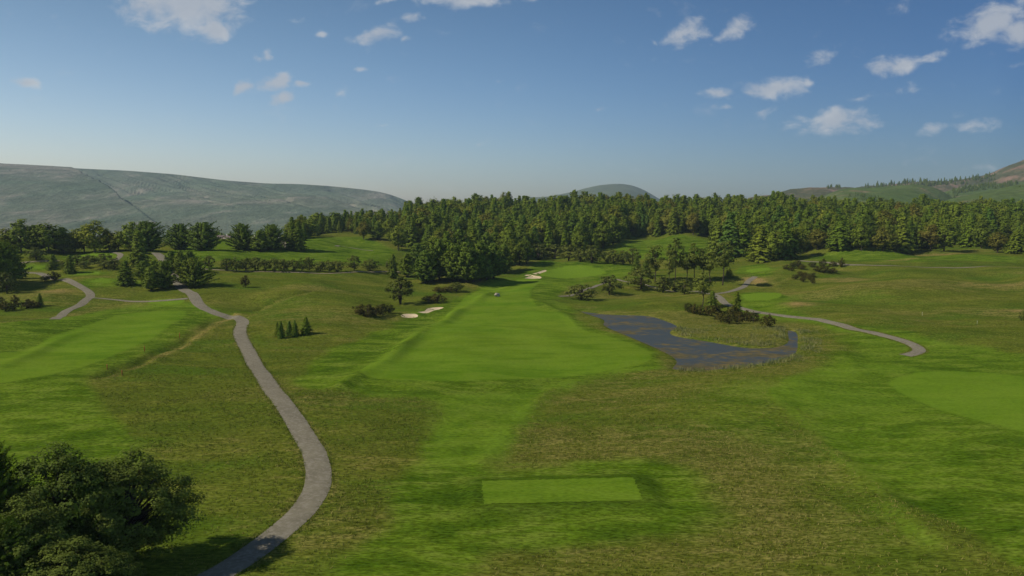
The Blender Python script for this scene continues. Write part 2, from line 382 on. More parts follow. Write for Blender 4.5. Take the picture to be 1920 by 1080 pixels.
# ------------------------------------------------------------------ ground mesh
PATHPX = [[(345,1110),(440,1060),(515,1005),(575,950),(597,905),(590,855),(566,810),(530,755),(490,700),(463,655),(450,625)], [(1725,656),(1712,646),(1690,638),(1640,625),(1560,606),(1480,594),(1400,582)]]
def build_ground():
    uf = np.arange(-.80, .8001, .0017)
    uc = .80 + np.cumsum(np.linspace(.004, .04, 26))
    U = np.concatenate([-uc[::-1], uf, uc])
    ys = [26.0]
    while ys[-1] < 860: ys.append(ys[-1] + min(max(ys[-1] ** 2 / 30000, .30), 2.3))
    while ys[-1] < 7400: ys.append(ys[-1] * 1.03)
    Yv = np.array(ys)
    Y, UU = np.meshgrid(Yv, U, indexing='ij'); X = UU * Y * np.minimum(1, 5400 / (U[-1] * Y))
    x = X.ravel(); y = Y.ravel(); z = height(x, y)
    z = z - sstep(1200, 2500, y) * 12
    nr, nc = Y.shape
    idx = np.arange(nr * nc).reshape(nr, nc)
    faces = np.stack([idx[:-1, :-1], idx[:-1, 1:], idx[1:, 1:], idx[1:, :-1]], -1).reshape(-1, 4)
    me = mesh_np('ground', np.stack([x, y, z], 1), faces, [M_GROUND], smooth=True)
    wob = 1.2 * np.sin(x / 5.1 + np.sin(y / 7.0)) + .8 * np.sin(y / 3.7 + x / 9.0) + .35 * np.sin(x / 1.3 + y / 1.9)
    def soft(pts, s0, s1, wb=1.0, smooth=True):
        p = world(pts)
        if smooth: p = smooth_poly(p, step=4)
        s = sd_poly(p, x, y, 20) + wob * wb
        return 1 - sstep(s0, s1, s)
    fair = np.zeros(len(x)); semi = np.zeros(len(x)); green = np.zeros(len(x)); dry = np.zeros(len(x)); lush_shade = np.zeros(len(x)); soil = np.zeros(len(x))
    # semi rough
    for pts, a, b in [
        ([(640,1079),(740,960),(790,880),(822,800),(850,755),(820,742),(700,738),(590,728),(575,700),(640,652),(720,620),(790,582),(835,566),(900,536),(960,520),(1000,500),(1060,492),(1170,495),(1200,507),(1160,520),(1075,536),(1040,556),(1075,582),(1118,602),(1118,620),(1180,638),(1245,662),(1235,684),(1140,702),(1050,730),(1000,765),(950,820),(915,880),(1100,866),(1240,880),(1310,920),(1300,980),(1180,1020),(900,1030),(840,1079)], -1.5, 2.5),
        ([(-500,640),(0,606),(110,596),(230,578),(345,570),(405,585),(425,592),(395,606),(330,652),(250,682),(195,702),(150,722),(175,765),(235,800),(250,850),(210,920),(60,960),(-500,1000)], -1.5, 2.0),
        ([(1449,742),(1478,716),(1535,692),(1560,650),(1550,612),(1470,597),(1400,587),(1378,572),(1385,552),(1430,548),(1475,560),(1500,592),(1620,612),(1690,618),(1760,640),(1920,664),(2300,690),(2600,900),(2400,1079),(1960,1079),(1860,1040),(1710,950),(1560,840),(1490,775)], -1.0, 2.0),
        ([(325,470),(420,452),(520,458),(560,446),(640,444),(700,448),(735,470),(720,500),(600,492),(410,488),(395,503),(350,500)], -3, 3),
        ([(1150,470),(1180,452),(1330,450),(1350,475),(1300,490),(1180,484)], -3, 4),
        ([(1385,505),(1410,497),(1445,498),(1450,512),(1430,520),(1395,517)], -2, 3),
        ([(1560,478),(1900,482),(1900,492),(1560,488)], -3, 5),
        ([(30,506),(45,494),(110,494),(100,506)], -2, 2), ([(128,492),(130,476),(215,473),(222,482),(200,494)], -2, 2),
        ([(150,538),(165,526),(235,524),(280,532),(220,540)], -2, 2), ([(120,520),(125,511),(190,508),(200,514)], -2, 2),
    ]:
        semi = np.maximum(semi, soft(pts, a, b))
    semi2 = soft([(120,1079),(160,900),(230,800),(300,850),(500,960),(420,1079)], -20, 12) * .45
    semi = np.maximum(semi, semi2)
    semi = np.maximum(semi, .55 * soft([(1280,760),(1400,700),(1460,720),(1560,850),(1720,990),(1830,1079),(1650,1079),(1500,900)], -8, 6))
    for pts, a, b in [
        ([(678,706),(765,650),(832,600),(862,566),(895,545),(955,526),(1000,521),(1010,531),(995,550),(1010,575),(1060,592),(1092,620),(1150,635),(1212,652),(1222,672),(1160,692),(1040,709),(880,713)], -.5, .5),
        ([(-500,760),(-500,660),(0,662),(120,622),(260,586),(345,582),(300,622),(230,660),(140,692),(40,712)], -.6, .8),
        ([(1664,716),(1700,702),(1800,697),(1900,704),(2300,740),(2600,1000),(2100,880),(1920,812),(1800,780),(1700,745)], -.5, .5),
        ([(1452,742),(1480,717),(1560,690),(1640,640),(1760,650),(1900,672),(2200,700),(2300,800),(1900,830),(1780,800),(1800,900),(1700,900),(1560,835),(1490,775)], -1.0, 4.0),
        ([(852,745),(1005,738),(960,790),(905,870),(850,880),(810,870),(835,800)], -1.5, 2.5),
    ]:
        k = soft(pts, a, b, .25)
        fair = np.maximum(fair, k * (.5 if pts[0][0] == 852 else .2 if pts[0][0] == 1452 else 1))
        if pts[0][0] == 1664: green = np.maximum(green, k * .4)
    for pts in [[(1015,517),(1030,507),(1075,503),(1125,506),(1135,512),(1100,519),(1050,522)], [(1395,556),(1430,552),(1465,557),(1440,563),(1400,563)],
                [(1400,506),(1440,502),(1445,508),(1410,512)], [(45,503),(60,498),(100,498),(90,502)], [(140,479),(205,476),(208,480),(150,484)],
                [(165,530),(190,526),(232,526),(235,529),(190,532)], [(140,514),(185,510),(188,513),(150,516)], [(270,568),(345,566),(340,571),(290,572)]]:
        green = np.maximum(green, soft(pts, -.3, .5, .1))
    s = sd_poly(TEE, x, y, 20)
    lush_shade = np.maximum(lush_shade, (1 - sstep(1.0, 4.4, s + wob * .6)) * .5)
    semi = np.maximum(semi, 1 - sstep(4, 12, s + wob))
    hi = 0  # bright mown edges, plus sunlit ridge highlights painted into the green channel
    for pl, w_, k_ in [([(1232,688),(1130,704),(1050,730),(985,772),(940,830),(905,885)], 2.2, .6), ([(1455,742),(1500,716),(1600,692),(1700,690)], 5, .55), ([(1450,745),(1500,790),(1570,855),(1660,945),(1740,1020)], 1.6, .45),
                       ([(700,740),(850,744),(1000,738)], 2.2, .45), ([(420,592),(340,572),(240,576),(110,600)], 3.5, .4), ([(700,686),(760,646),(800,614),(850,588)], 2.0, .45), ([(990,523),(1060,537),(1150,528)], 3, .5),
                       ([(1380,588),(1500,601),(1620,623),(1690,634),(1850,655)], 3, .5), ([(860,760),(835,800),(815,870)], 3, .3), ([(1000,585),(1060,596),(1085,622),(1150,640)], 2.5, .3), ([(0,700),(90,690),(180,700)], 3, .3), ([(890,872),(1050,868),(1200,866)], 1.0, .25), ([(1500,560),(1440,568),(1400,575)], 3, .3)]:
        L_ = smooth_poly(world(pl), False, 3); q_ = sd_line(L_, x, y)
        hi = np.maximum(hi, k_ * np.exp(-(q_ / w_) ** 2) * (.75 + .35 * np.sin(x / 3.3 + y / 5.1 + np.sin(x / 1.7))))
    c_ = PB(1540, 742); hi = np.maximum(hi, .5 * np.exp(-np.minimum(((x - c_[0]) / 16) ** 2 + ((y - c_[1]) / 12) ** 2, 50)))
    green = np.maximum(green, hi); semi = np.maximum(semi, hi)
    # pond banks
    s = sd_poly(POND, x, y, 30)
    kb = (1 - sstep(5, 14, s + wob * 1.6))
    keep = soft([(1078,560),(1078,600),(1130,625),(1240,650),(1225,690),(1000,720),(900,600)], -3, 1)
    kb = kb * (1 - keep)
    semi *= 1 - kb * .8; fair *= 1 - kb; dry += kb * .5
    dry += .9 * soft([(1262,622),(1470,640),(1478,615),(1400,590),(1270,585),(1230,600)], -6, 6)
    for pl in PATHPX:
        q_ = np.abs(sd_line(smooth_poly(world(pl), False, 3), x, y, 5)); dry += .9 * np.exp(-((q_ - 1.8) / .5) ** 2) * (.6 + .5 * np.sin(x / 1.3 + y / 1.9))
    # drier areas
    for px, py, rx, ry, k in [(1080,820,30,6,.8),(620,740,20,12,.5),(1300,740,30,14,.6),(950,1020,14,5,.3),(1420,960,14,14,.9),(1600,545,45,8,1.1),(1640,535,30,5,1.2),(1900,540,40,10,1.1),
                              (600,590,40,16,.7),(640,548,30,8,.8),(60,560,30,12,.9),(1100,555,30,9,1.2),(1480,560,20,8,1.0),(1900,585,50,8,1.0),(1650,475,60,8,1.3),(750,700,12,10,.3),
                              (640,960,14,8,.5),(1250,850,24,5,.7),(1350,880,20,3,.8),(1490,830,14,8,.7),(60,525,20,8,.7),(1720,605,60,8,.4)]:
        c = PB(px, py); dry += k * np.exp(-np.minimum(((x - c[0]) / rx) ** 2 + ((y - c[1]) / ry) ** 2, 50))
    for px, py, rx, ry, k in [(1500,572,5,4,1.3),(1425,527,5,5,1.3),(1580,523,12,5,.9),(1690,488,14,3,1.3),(1905,584,9,3,1.1),(1590,527,10,4,.7),(1412,527,4,6,1.2),(1380,477,10,4,1.2),(1860,540,25,5,.6),(100,545,9,6,.8),(1770,478,20,3,.6)]:
        c = PB(px, py); soil += k * np.exp(-np.minimum(((x - c[0]) / rx) ** 2 + ((y - c[1]) / ry) ** 2, 50))
    for L in (DITCH, DITCH2, GULLY):
        s = sd_line(L, x, y)
        semi *= 1 - np.exp(-(s / 3.0) ** 2); fair *= 1 - np.exp(-(s / 4.0) ** 2)
        dry += (1.3 + .8 * np.sin(x / 1.6 + y / 2.2)) * np.exp(-((s + 2.0) / 1.8) ** 2); soil += .6 * np.exp(-((s + 2.2) / 1.4) ** 2) * (L is DITCH)
        lush_shade += .4 * np.exp(-((s - .8) / 1.3) ** 2) * (.6 + .5 * np.sin(x / 1.9 + y / 2.7))  # shade on the ditch banks, painted in as darker grass colour
    for pxl in [((0,608),(60,600),(160,585),(240,573))]:
        s = sd_line(smooth_poly(world(pxl), False), x, y); dry += 1.3 * np.exp(-(s / 4) ** 2)
    global GV
    GV = (x, y, z, fair, semi, green, np.clip(dry, 0, 1), (nr, nc))
    z1 = np.stack([fair, semi, green, np.ones_like(fair)], 1); z2 = np.stack([dry, lush_shade, soil, np.ones_like(fair)], 1)
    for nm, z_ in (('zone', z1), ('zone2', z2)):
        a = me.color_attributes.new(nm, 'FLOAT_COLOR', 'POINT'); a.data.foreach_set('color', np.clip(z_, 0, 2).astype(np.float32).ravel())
    tag(link(bpy.data.objects.new('ground', me)), kind='structure')
build_ground()

# ------------------------------------------------------------------ draped sheets
def sheet(name, poly, mat, lift=.04, step=1.0, zf=None, attrs=None, kind='structure'):
    poly = np.asarray(poly); lo = poly.min(0); hi = poly.max(0)
    gx, gy = np.meshgrid(np.arange(lo[0], hi[0], step), np.arange(lo[1], hi[1], step)); gx = gx.ravel(); gy = gy.ravel()
    s = sd_poly(poly, gx, gy, 1); ins = s < -step * .4
    pts = [Vector(p) for p in poly.tolist()] + [Vector((a, b)) for a, b in zip(gx[ins], gy[ins])]
    n = len(poly)
    vs, es, fs, *_ = delaunay_2d_cdt(pts, [(i, (i + 1) % n) for i in range(n)], [], 1, 1e-5)
    V = np.array([(v.x, v.y) for v in vs]); z = (zf(V[:, 0], V[:, 1]) if zf else height(V[:, 0], V[:, 1])) + lift
    me = mesh_np(name, np.column_stack([V, z]), np.array(fs), [mat], smooth=True)
    if attrs:
        for nm, c in attrs.items():
            a = me.color_attributes.new(nm, 'FLOAT_COLOR', 'POINT'); a.data.foreach_set('color', np.tile(np.array(c, np.float32), len(V)))
    return tag(link(bpy.data.objects.new(name, me)), kind=kind)

sheet('tee_box', smooth_poly(np.vstack([TEE]), step=.6) if False else np.vstack([np.linspace(TEE[i], TEE[(i + 1) % 4], 50, endpoint=False) for i in range(4)]) + RNG.normal(size=(200, 2)) * .09, M_GROUND, .05, 1.0, attrs={'zone': (.85, 1, .08, 1), 'zone2': (0, 0, 0, 1)})
for b in BUNK: sheet('bunker', b, M_SAND, .06, 1.0)

def water_material():
    m, nt = new_mat('pond_water'); n = N(nt)
    pos = n.node('ShaderNodeNewGeometry').outputs['Position']
    sx = n.scalev(pos, (.6, 1, 1))
    a = n.noise(sx, .12, 5, .6); b = n.noise(sx, .9, 5, .65); c = n.noise(pos, .03, 3, .5)
    w = n.math('ADD', n.math('ADD', n.math('MULTIPLY', a, .55), n.math('MULTIPLY', b, .45)), n.math('MULTIPLY', n.math('SUBTRACT', c, .5), .4))
    wf = n.ramp(w, .475, .56, 0, .9)
    bp = n.node('ShaderNodeBump'); n.put(bp.inputs['Height'], n.noise(n.scalev(pos, (1, 2, 1)), 1.5, 4, .6)); bp.inputs['Strength'].default_value = .5; bp.inputs['Distance'].default_value = .05
    s1 = princ(n, n.mix(b, (.042, .052, .052), (.055, .062, .060)), .5, .06, bp.outputs[0]); s2 = princ(n, n.mix(n.ramp(b, .4, .7), (.070, .062, .026), (.15, .11, .04)), .8, .05, bp.outputs[0])
    mx = n.node('ShaderNodeMixShader'); n.put(mx.inputs[0], wf); nt.links.new(s1, mx.inputs[1]); nt.links.new(s2, mx.inputs[2])
    finish(nt, mx.outputs[0]); return m
M_WATER = water_material()
WL = -.38
def grow(poly, d):
    p = np.asarray(poly); t = np.roll(p, -1, 0) - np.roll(p, 1, 0); t /= np.linalg.norm(t, axis=1)[:, None] + 1e-9
    area = .5 * np.sum(p[:, 0] * np.roll(p[:, 1], -1) - np.roll(p[:, 0], -1) * p[:, 1])
    nn = np.stack([t[:, 1], -t[:, 0]], 1) * (1 if area > 0 else -1)
    return p + nn * d
lo = POND.min(0) - 2; hi = POND.max(0) + 2
# water plane only where the basin is: grow the outline slightly, the banks rise through it
sheet('pond_water', grow(POND, .35), M_WATER, 0, 2.5, zf=lambda a, b: np.full(len(a), WL))

PATHS = []
def ribbon(name, pts, width, mat, lift=.05, w_end=None):
    p = smooth_poly(world(pts), False, 1.0)
    # even resample + light smoothing
    for _ in range(6):
        q = p.copy(); q[1:-1] = (p[:-2] + 2 * p[1:-1] + p[2:]) / 4; p = q
    PATHS.append(p[::2])
    t = np.gradient(p, axis=0); t /= np.linalg.norm(t, axis=1)[:, None] + 1e-9
    nn = np.stack([-t[:, 1], t[:, 0]], 1)
    L = len(p); w = np.linspace(width, w_end if w_end else width, L)
    s = np.arange(L)
    el = w / 2 * (1 + .012 * np.sin(s * .9 + 1) + .02 * np.sin(s * .17)); er = w / 2 * (1 + .012 * np.sin(s * .8) + .02 * np.sin(s * .13 + 2))
    K = 9; V = []
    for k in range(K):
        f = k / (K - 1) * 2 - 1
        off = np.where(f > 0, f * el, f * er)
        q = p + nn * off[:, None]
        edge = -.02 if abs(f) == 1 else 0
        V.append(np.column_stack([q, height(q[:, 0], q[:, 1]) + lift + edge + .03 * (1 - f * f)]))
    V = np.stack(V, 1); idx = np.arange(L * K).reshape(L, K)
    fc = np.stack([idx[:-1, :-1], idx[1:, :-1], idx[1:, 1:], idx[:-1, 1:]], -1).reshape(-1, 4)[:, ::-1]
    me = mesh_np(name, V.reshape(-1, 3), fc, [mat], smooth=True)
    tag(link(bpy.data.objects.new(name, me)), kind='structure')
ribbon('path', [(345,1110),(440,1060),(515,1005),(575,950),(597,905),(590,855),(566,810),(530,755),(490,700),(463,655),(450,625),(455,604),(446,597),(412,590),(387,580),(365,562),(347,545),(333,531),(322,515),(318,500),(305,486),(292,474)], 3.1, M_PATH, w_end=4.2)
ribbon('path', [(102,599),(125,583),(152,572),(170,556),(160,543),(122,528),(84,516),(50,511),(20,508)], 2.9, M_PATH)
ribbon('path', [(172,560),(230,565),(300,567),(352,564)], 1.5, M_PATH, .08)
ribbon('path', [(212,492),(222,484),(226,478),(212,473),(190,471)], 2.6, M_PATH, .08)
ribbon('path', [(40,493),(70,490),(112,489)], 1.6, M_TRACK, .1)
ribbon('path', [(1697,667),(1716,663),(1725,656),(1712,646),(1690,638),(1640,625),(1560,606),(1480,594),(1400,582),(1368,573),(1352,561),(1338,553),(1310,548)], 2.9, M_PATH)
ribbon('path', [(1330,552.5),(1368,547),(1394,538),(1402,529),(1416,521)], 2.6, M_PATH, .08)
ribbon('path', [(1048,556),(1078,553),(1112,541),(1150,524),(1185,529),(1230,540),(1290,547),(1335,551)], 1.8, M_PATH, .08)
ribbon('path', [(1500,489),(1545,492),(1600,497),(1700,500),(1800,502.5),(2050,505)], 2.2, M_PATH, .12)
ribbon('path', [(370,503),(400,506),(450,508.5),(560,511),(640,512),(750,510)], 1.7, M_TRACK, .12)
ribbon('path', [(540,464),(529,455),(527,448)], 4.0, M_PATH, .12)
ribbon('path', [(630,462),(660,465),(700,470)], 2.4, M_PATH, .12)

# ------------------------------------------------------------------ hills
def hill_material(name, c0, c1, cb, brown=.5, sc=.004, streak=False):
    m, nt = new_mat(name); n = N(nt)
    pos = n.node('ShaderNodeNewGeometry').outputs['Position']
    v = n.scalev(pos, (1, .45, 3.0) if streak else (1, 1, 1))
    a = n.noise(v, sc, 6, .6, .8); b = n.noise(v, sc * 5, 6, .65); d = n.noise(v, sc * 25, 4, .6)
    c = n.mix(n.ramp(a, .35, .65), c0, c1)
    c = n.mix(n.ramp(n.math('ADD', n.math('MULTIPLY', a, .6), n.math('MULTIPLY', b, .4)), brown, brown + .12), c, cb)
    c = n.mix(1.0, c, n.ramp(n.math('ADD', n.math('MULTIPLY', b, .6), n.math('MULTIPLY', d, .4)), .3, .7, .72, 1.25), 'MULTIPLY')
    bp = n.node('ShaderNodeBump'); n.put(bp.inputs['Height'], n.math('ADD', b, n.math('MULTIPLY', d, .3))); bp.inputs['Strength'].default_value = .8; bp.inputs['Distance'].default_value = 22 if streak else 9
    finish(nt, princ(n, c, .95, .0, bp.outputs[0])); return m
HILLF = {}
def fnoise(x, y, sc, seed, octv=5):
    r = random.Random(seed); n = 0; amp = 1
    for o in range(octv):
        for _ in range(3):
            a = r.uniform(0, math.pi); ph = r.uniform(0, 6.28)
            n = n + amp * np.sin((np.cos(a) * x + np.sin(a) * y) / sc * 2 * math.pi + ph + 1.5 * np.sin((y * np.cos(a) - x * np.sin(a)) / sc * 3.1 + ph * 2))
        sc /= 2.1; amp /= 2.1
    return n / 4
def ridge(key, sil, D, front, back, mat, zb=-12, nz=3, nsc=300, c0=None, c1=None, step=6, expo=1.0, extra=None, label=None):
    sil = np.array(sil, float); rays = [ray(a, b) for a, b in sil]
    us = np.array([r[0] for r in rays]); zs = np.array([CAM_H + r[2] * D for r in rays])
    U = np.arange(us[0], us[-1], step / F)
    def zc(u):
        v = np.interp(u, us, zs); k = 0
        for j in range(-3, 4): k = k + np.interp(u + j * 5 / F, us, zs)
        return k / 7
    T = np.concatenate([np.linspace(-1, 0, 90), np.linspace(0, 1, 30)[1:]])
    def hf(u, t):
        top = zc(u); d = np.where(t < 0, D + t * front, D + t * back)
        pr = np.where(t < 0, (1 + t), 1 - t * t)
        pr = np.where(t < 0, np.clip(1 - (-t) ** 1.6, 0, 1) ** expo, np.clip(pr, 0, 1))
        z = zb + (top - zb) * pr
        env = np.clip(-t * 6, 0, 1) * np.clip((1 + t) * 3, 0, 1)
        x = u * d
        z = z + env * nz * fnoise(x, d, nsc, hash(key) % 97 if False else len(key) * 7 + ord(key[-1]))
        if extra is not None: z = z + extra(u, t, d) * np.clip(-t * 25, 0, 1)
        return x, d, z
    uu, tt = np.meshgrid(U, T); x, d, z = hf(uu.ravel(), tt.ravel())
    nr, nc = uu.shape; idx = np.arange(nr * nc).reshape(nr, nc)
    fc = np.stack([idx[:-1, :-1], idx[:-1, 1:], idx[1:, 1:], idx[1:, :-1]], -1).reshape(-1, 4)
    me = mesh_np('hill', np.stack([x, d, z], 1), fc, [mat], smooth=True)
    o = tag(link(bpy.data.objects.new('hill', me)), kind='structure')
    HILLF[key] = (hf, us)
    return o
MH_L = hill_material('moorland', (.080, .108, .072), (.118, .132, .096), (.160, .152, .120), .50, .0022, True)
MH_M = hill_material('far_moorland', (.07, .09, .05), (.085, .10, .055), (.10, .10, .07), .58, .0008)
MH_G = hill_material('hill_pasture', (.062, .095, .024), (.080, .108, .032), (.17, .115, .075), .55, .006)
MH_B = hill_material('hill_scrub', (.060, .068, .032), (.09, .088, .042), (.17, .115, .08), .50, .006)
def left_extra(u, t, d):
    # a spur whose right flank falls into a gully running down the slope
    s = 960 + F * u
    depth = -t                      # 0 crest .. 1 foot
    line = np.interp(depth, [0, .26, .46, .754, .913, 1], [132, 165, 200, 270, 330, 360])
    q = (s - line)
    w = np.interp(depth, [0, .1, .26, .4, .5, .6, 1], [5, 5, 5, 5, 5, 5, 5])
    dr = np.interp(depth, [0, .06, .26, .42, .6, .9, 1], [0, .35, 1, .6, .22, .15, 0])
    a = -135 * dr * np.clip((q + 3) / w, 0, 1) * np.exp(-np.clip(q - w, 0, 9999) / 210.0)
    line2 = 430 + 420 * depth
    q2 = s - line2; b = -46 * sstep(-10, 60, q2) * np.exp(-np.clip(q2 - 60, 0, 9999) / 120.0) * (1 - sstep(.4, .8, depth))
    line3 = 600 + 330 * depth
    q3 = s - line3; c = -38 * sstep(-10, 40, q3) * np.exp(-np.clip(q3 - 40, 0, 9999) / 90.0) * (1 - sstep(.3, .7, depth))
    gul = 0
    rr = random.Random(8)
    for k in range(60):
        l = rr.uniform(150, 760); d0 = rr.uniform(.03, .5); ln = rr.uniform(.04, .14); sl = rr.uniform(330, 620)
        q = s - l - sl * (depth - d0)
        gul = gul - rr.uniform(10, 26) * np.exp(-(q / rr.uniform(2.5, 5)) ** 2) * np.exp(-((depth - d0) / ln) ** 2)
    return a + b + c + gul
ridge('left', [(-620,296),(-200,302),(0,308),(70,311),(150,316),(240,320),(330,327),(420,338),(500,344),(560,345),(620,349),(680,355),(720,361),(750,371),(775,382),(800,392),(840,402),(900,412)], 4000, 2400, 700, MH_L, nz=9, nsc=700, step=1.6, expo=1.5, extra=left_extra)
ridge('mid', [(860,410),(920,396),(965,378),(985,369),(1010,371),(1040,367),(1075,360),(1110,351),(1140,346),(1160,345),(1180,346),(1200,352),(1222,364),(1250,382),(1300,400),(1380,410)], 6300, 2200, 1000, MH_M, nz=14, nsc=1200, step=3)
ridge('right_scrub', [(1300,402),(1360,386),(1400,373),(1428,366),(1448,366),(1462,364),(1480,357),(1505,353),(1550,352),(1600,355),(1660,368),(1720,390)], 2600, 900, 700, MH_B, nz=13, nsc=260, step=2)
ridge('right_green', [(1440,412),(1500,392),(1540,370),(1570,356),(1600,352),(1640,352),(1680,349),(1715,347),(1745,352),(1770,361),(1800,380),(1840,402)], 2000, 800, 600, MH_G, nz=6.5, nsc=300, step=2)
ridge('right_back', [(1540,372),(1590,358),(1615,353),(1650,348),(1700,343),(1760,341),(1800,338),(1850,331),(1875,318),(1900,309),(1925,297),(1980,275),(2060,262),(2200,258),(2500,262)], 2900, 900, 900, MH_B, nz=15, nsc=280, step=2)
ridge('right_mid', [(1700,392),(1740,372),(1770,360),(1800,352),(1850,346),(1900,342),(1960,338),(2100,330),(2400,330)], 2300, 700, 500, MH_G, nz=6.5, nsc=260, step=2)
ridge('right_front', [(1680,410),(1740,390),(1790,370),(1850,360),(1890,353),(1920,348),(1990,338),(2150,330),(2500,335)], 1650, 650, 500, MH_G, nz=6.5, nsc=260, step=2)

# ------------------------------------------------------------------ tree meshes (unit height)
def quads(c, nrm, size, asp=1.0, rng=RNG, updir=None):
    """leaf quads: centres c (N,3), normals nrm, size (N,)"""
    n = len(c); nrm = nrm / (np.linalg.norm(nrm, axis=1)[:, None] + 1e-9)
    r = rng.normal(size=(n, 3)) if updir is None else updir + rng.normal(size=(n, 3)) * .35
    t = np.cross(nrm, r); t /= np.linalg.norm(t, axis=1)[:, None] + 1e-9
    b = np.cross(nrm, t)
    s = np.asarray(size)[:, None] * .5
    V = np.stack([c - t * s * 1.0, c - b * s * asp * .7 + nrm * s * .15, c + t * s, c + b * s * asp], 1).reshape(-1, 3)
    # winding so that the face normal agrees with nrm
    return V, np.arange(n * 4).reshape(n, 4)
def unit(v): return v / (np.linalg.norm(v, axis=-1, keepdims=True) + 1e-9)

class TB:
    def __init__(s): s.V = []; s.F = []; s.n = 0
    def add(s, V, F):
        s.V.append(V); s.F.append(F + s.n); s.n += len(V)
    def tube(s, pts, rad, k=6):
        pts = np.asarray(pts, float); L = len(pts); T = unit(np.gradient(pts, axis=0))
        ref = np.array([1, 0, 0]) if abs(T[0][0]) < .8 else np.array([0, 1, 0])
        A = unit(np.cross(T, ref)); B = np.cross(T, A)
        ang = np.arange(k) / k * 2 * math.pi
        V = pts[:, None] + (A[:, None] * np.cos(ang)[None, :, None] + B[:, None] * np.sin(ang)[None, :, None]) * np.asarray(rad)[:, None, None]
        idx = np.arange(L * k).reshape(L, k)
        F_ = np.stack([idx[:-1], np.roll(idx, -1, 1)[:-1], np.roll(idx, -1, 1)[1:], idx[1:]], -1).reshape(-1, 4)
        s.add(V.reshape(-1, 3), F_)
    def data(s): return np.vstack(s.V), np.vstack(s.F)

def conifer(seed, w=.36, levels=26, droop=.15, up=.35, leaf=.050, bare=.05, per=9, rag=.25, taper=.85, dens=1.0):
    g = np.random.default_rng(seed); cr_, tr = TB(), TB()
    lean = g.normal(size=2) * .01
    tr.tube([(lean[0] * t, lean[1] * t, t * .96) for t in np.linspace(0, 1, 6)], [.020 * (1 - t) + .003 for t in np.linspace(0, 1, 6)])
    C, Nn, S = [], [], []
    lobes = g.uniform(0, 6.28, 3)
    for i in range(levels):
        t = bare + (1 - bare) * ((i + g.uniform(-.3, .3)) / levels)
        t = min(max(t, bare), .985)
        prof = (1 - (t - bare) / (1 - bare)) ** taper
        low = min(1, .62 + (t - bare) * 3.0)
        nb = max(4, int(per * (.55 + .6 * prof) * dens)); a0 = g.uniform(0, 6.28)
        for j in range(nb):
            a = a0 + j * 2 * math.pi / nb + g.uniform(-.25, .25)
            R = w / 2 * prof * low * (1 + rag * g.normal() * .6 + .12 * math.sin(2 * a + lobes[0] + t * 5)) + .012
            R = max(R, .012)
            sl = -droop * (1 - t) + up * t + g.normal() * .06
            m = max(3, int(R / leaf * 2.6))
            q = np.linspace(.18, 1, m)
            d = np.array([math.cos(a), math.sin(a)])
            pos = np.stack([d[0] * R * q, d[1] * R * q, t + R * (sl * q + .25 * q * q * (up > .4) - .18 * (q ** 2) * (up <= .4))], 1)
            side = np.array([-d[1], d[0], 0])
            for sg in (-1, 0, 1):
                off = side * sg * (leaf * .5) * (1 - .5 * q)[:, None] + g.normal(size=(m, 3)) * leaf * .18
                C.append(pos + off)
                nn = np.stack([d[0] * (.8 + .4 * q), d[1] * (.8 + .4 * q), np.full(m, .5)], 1) + side * sg * .35 + g.normal(size=(m, 3)) * .3
                Nn.append(nn); S.append(leaf * (1.15 - .45 * q) * g.uniform(.8, 1.3, m))
            if i % 3 == 0 and j % 2 == 0:
                tr.tube([(0, 0, t), (d[0] * R * .75, d[1] * R * .75, t + R * sl * .7)], [.005, .001], 4)
    C = np.vstack(C); Nn = np.vstack(Nn); S = np.concatenate(S)
    V, Fq = quads(C, Nn, S, 1.25, g); cr_.add(V, Fq)
    return cr_.data(), tr.data()

